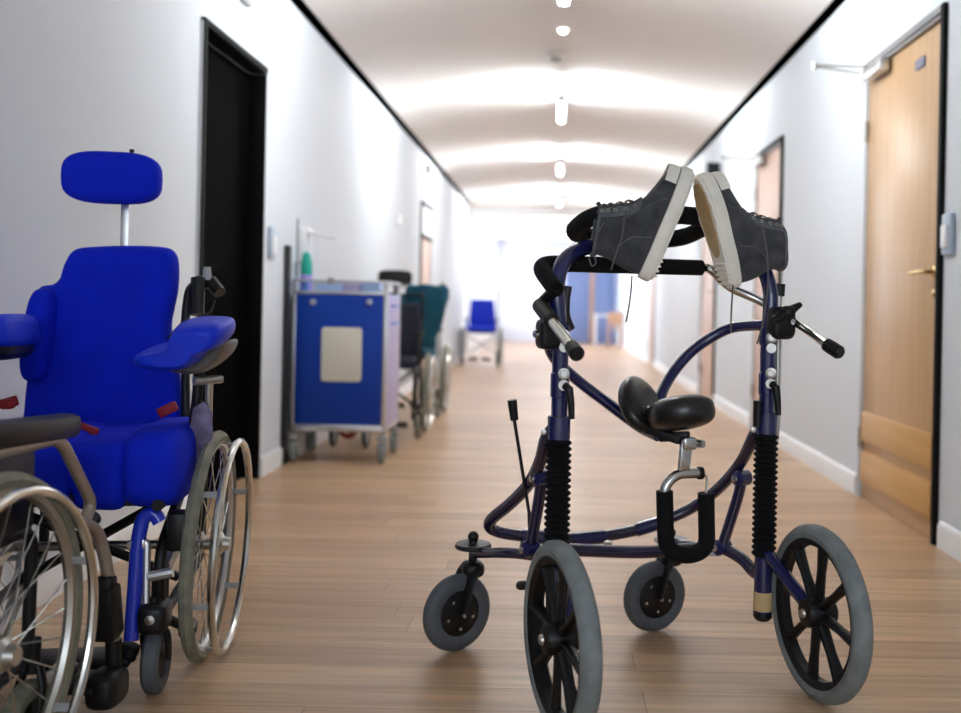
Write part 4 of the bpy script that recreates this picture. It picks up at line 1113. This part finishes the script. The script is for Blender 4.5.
def tray_item(name, label, cat, px0, px1, h, m, y=.07, d=.10):
    x0, x1 = K.p(px0, 290, b=y).x, K.p(px1, 290, b=y).x
    o = MB().box((0, 0, h / 2), (x1 - x0, d, h), bev=.004).build(name, m); o.location = K.m @ V(((x0 + x1) / 2, y, ZT + .001)); return tag(o, label, cat)
tray_item('glove_box', 'square mid blue box at the left end of the trolley tray', 'box', 302, 308, .072, MIDBLUE, .036, .04)
tray_item('glove_box', 'long pale blue box in the middle of the trolley tray', 'box', 317, 343, .055, PALEBLUE)
tray_item('glove_box', 'lilac box right of the middle on the trolley tray', 'box', 345, 361, .060, LILAC)
tray_item('glove_box', 'pale blue box at the right end of the trolley tray', 'box', 363, 381, .066, PALEBLUE)
o = MB().lathe([(0, 0), (.018, .002), (.020, .015), (.018, .03), (0, .034)], (0, 0, 0), (0, 0, 1), 16).build('tape_roll', mat('brown_tape', (.16, .11, .07), .6))
q = K.p(328, 291, b=.005); o.location = K.m @ V((q.x, .065, ZT + .057)); tag(o, 'small brown roll lying on the long pale blue box', 'tape')
q = K.p(309, 280, b=.16)
bo = thing('spray_bottle', 'green bottle with a purple foot on the back of the trolley tray', 'bottle', K.m @ V((q.x, .10, ZT + .001)))
MB().lathe([(0, 0), (.034, .002), (.036, .01), (.036, .10), (.033, .105)], (0, 0, 0), (0, 0, 1), 20).build('foot', PURPLE, bo)
MB().lathe([(.033, .105), (.034, .12), (.032, .17), (.024, .215), (.015, .235), (.0, .24)], (0, 0, 0), (0, 0, 1), 20).build('body', GREEN, bo)
# slim dark upright strip set between trolley and wall
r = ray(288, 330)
o = MB().box((-1.519, 5.40, .64), (.016, .09, 1.18), bev=.003).build('dark_strip', mat('dark_strip', (.008, .008, .010), .7)); o['label'] = ''
o.location = (0, 0, 0); tag(o, 'slim dark upright strip between the blue trolley and the left wall', 'board')
MB().box((-1.519, 5.40, .026), (.018, .10, .05)).build('strip_foot', BLACK, o)
# red framed walking aid behind the trolley, seen under it
rt = thing('walking_aid', 'red framed walking aid seen beneath the blue trolley', 'walking aid', (-1.28, 6.05, 0))
MB().tube(fillet([(-.14, -.02, .24), (-.06, -.04, .10), (.0, -.04, .07), (.10, .0, .20), (.10, .1, .60)], .05), .014, 10).build('frame', RED, rt)
MB().tube(fillet([(-.14, .0, .62), (-.14, .02, .30), (-.12, .04, .14)], .05), .012, 10).build('frame', RED, rt)
for x, y, R_ in ((-.12, .04, .085), (.09, .02, .085)):
    w_ = MB().torus((x, y, R_), (1, 0, 0), R_ - .014, .014, 32, 10).build('wheel', RUBBERD, rt)
    MB().lathe([(0, -.010), (R_ - .02, -.006), (R_ - .02, .006), (0, .010)], (x, y, R_), (1, 0, 0), 24).build('hub', GREYP, w_)
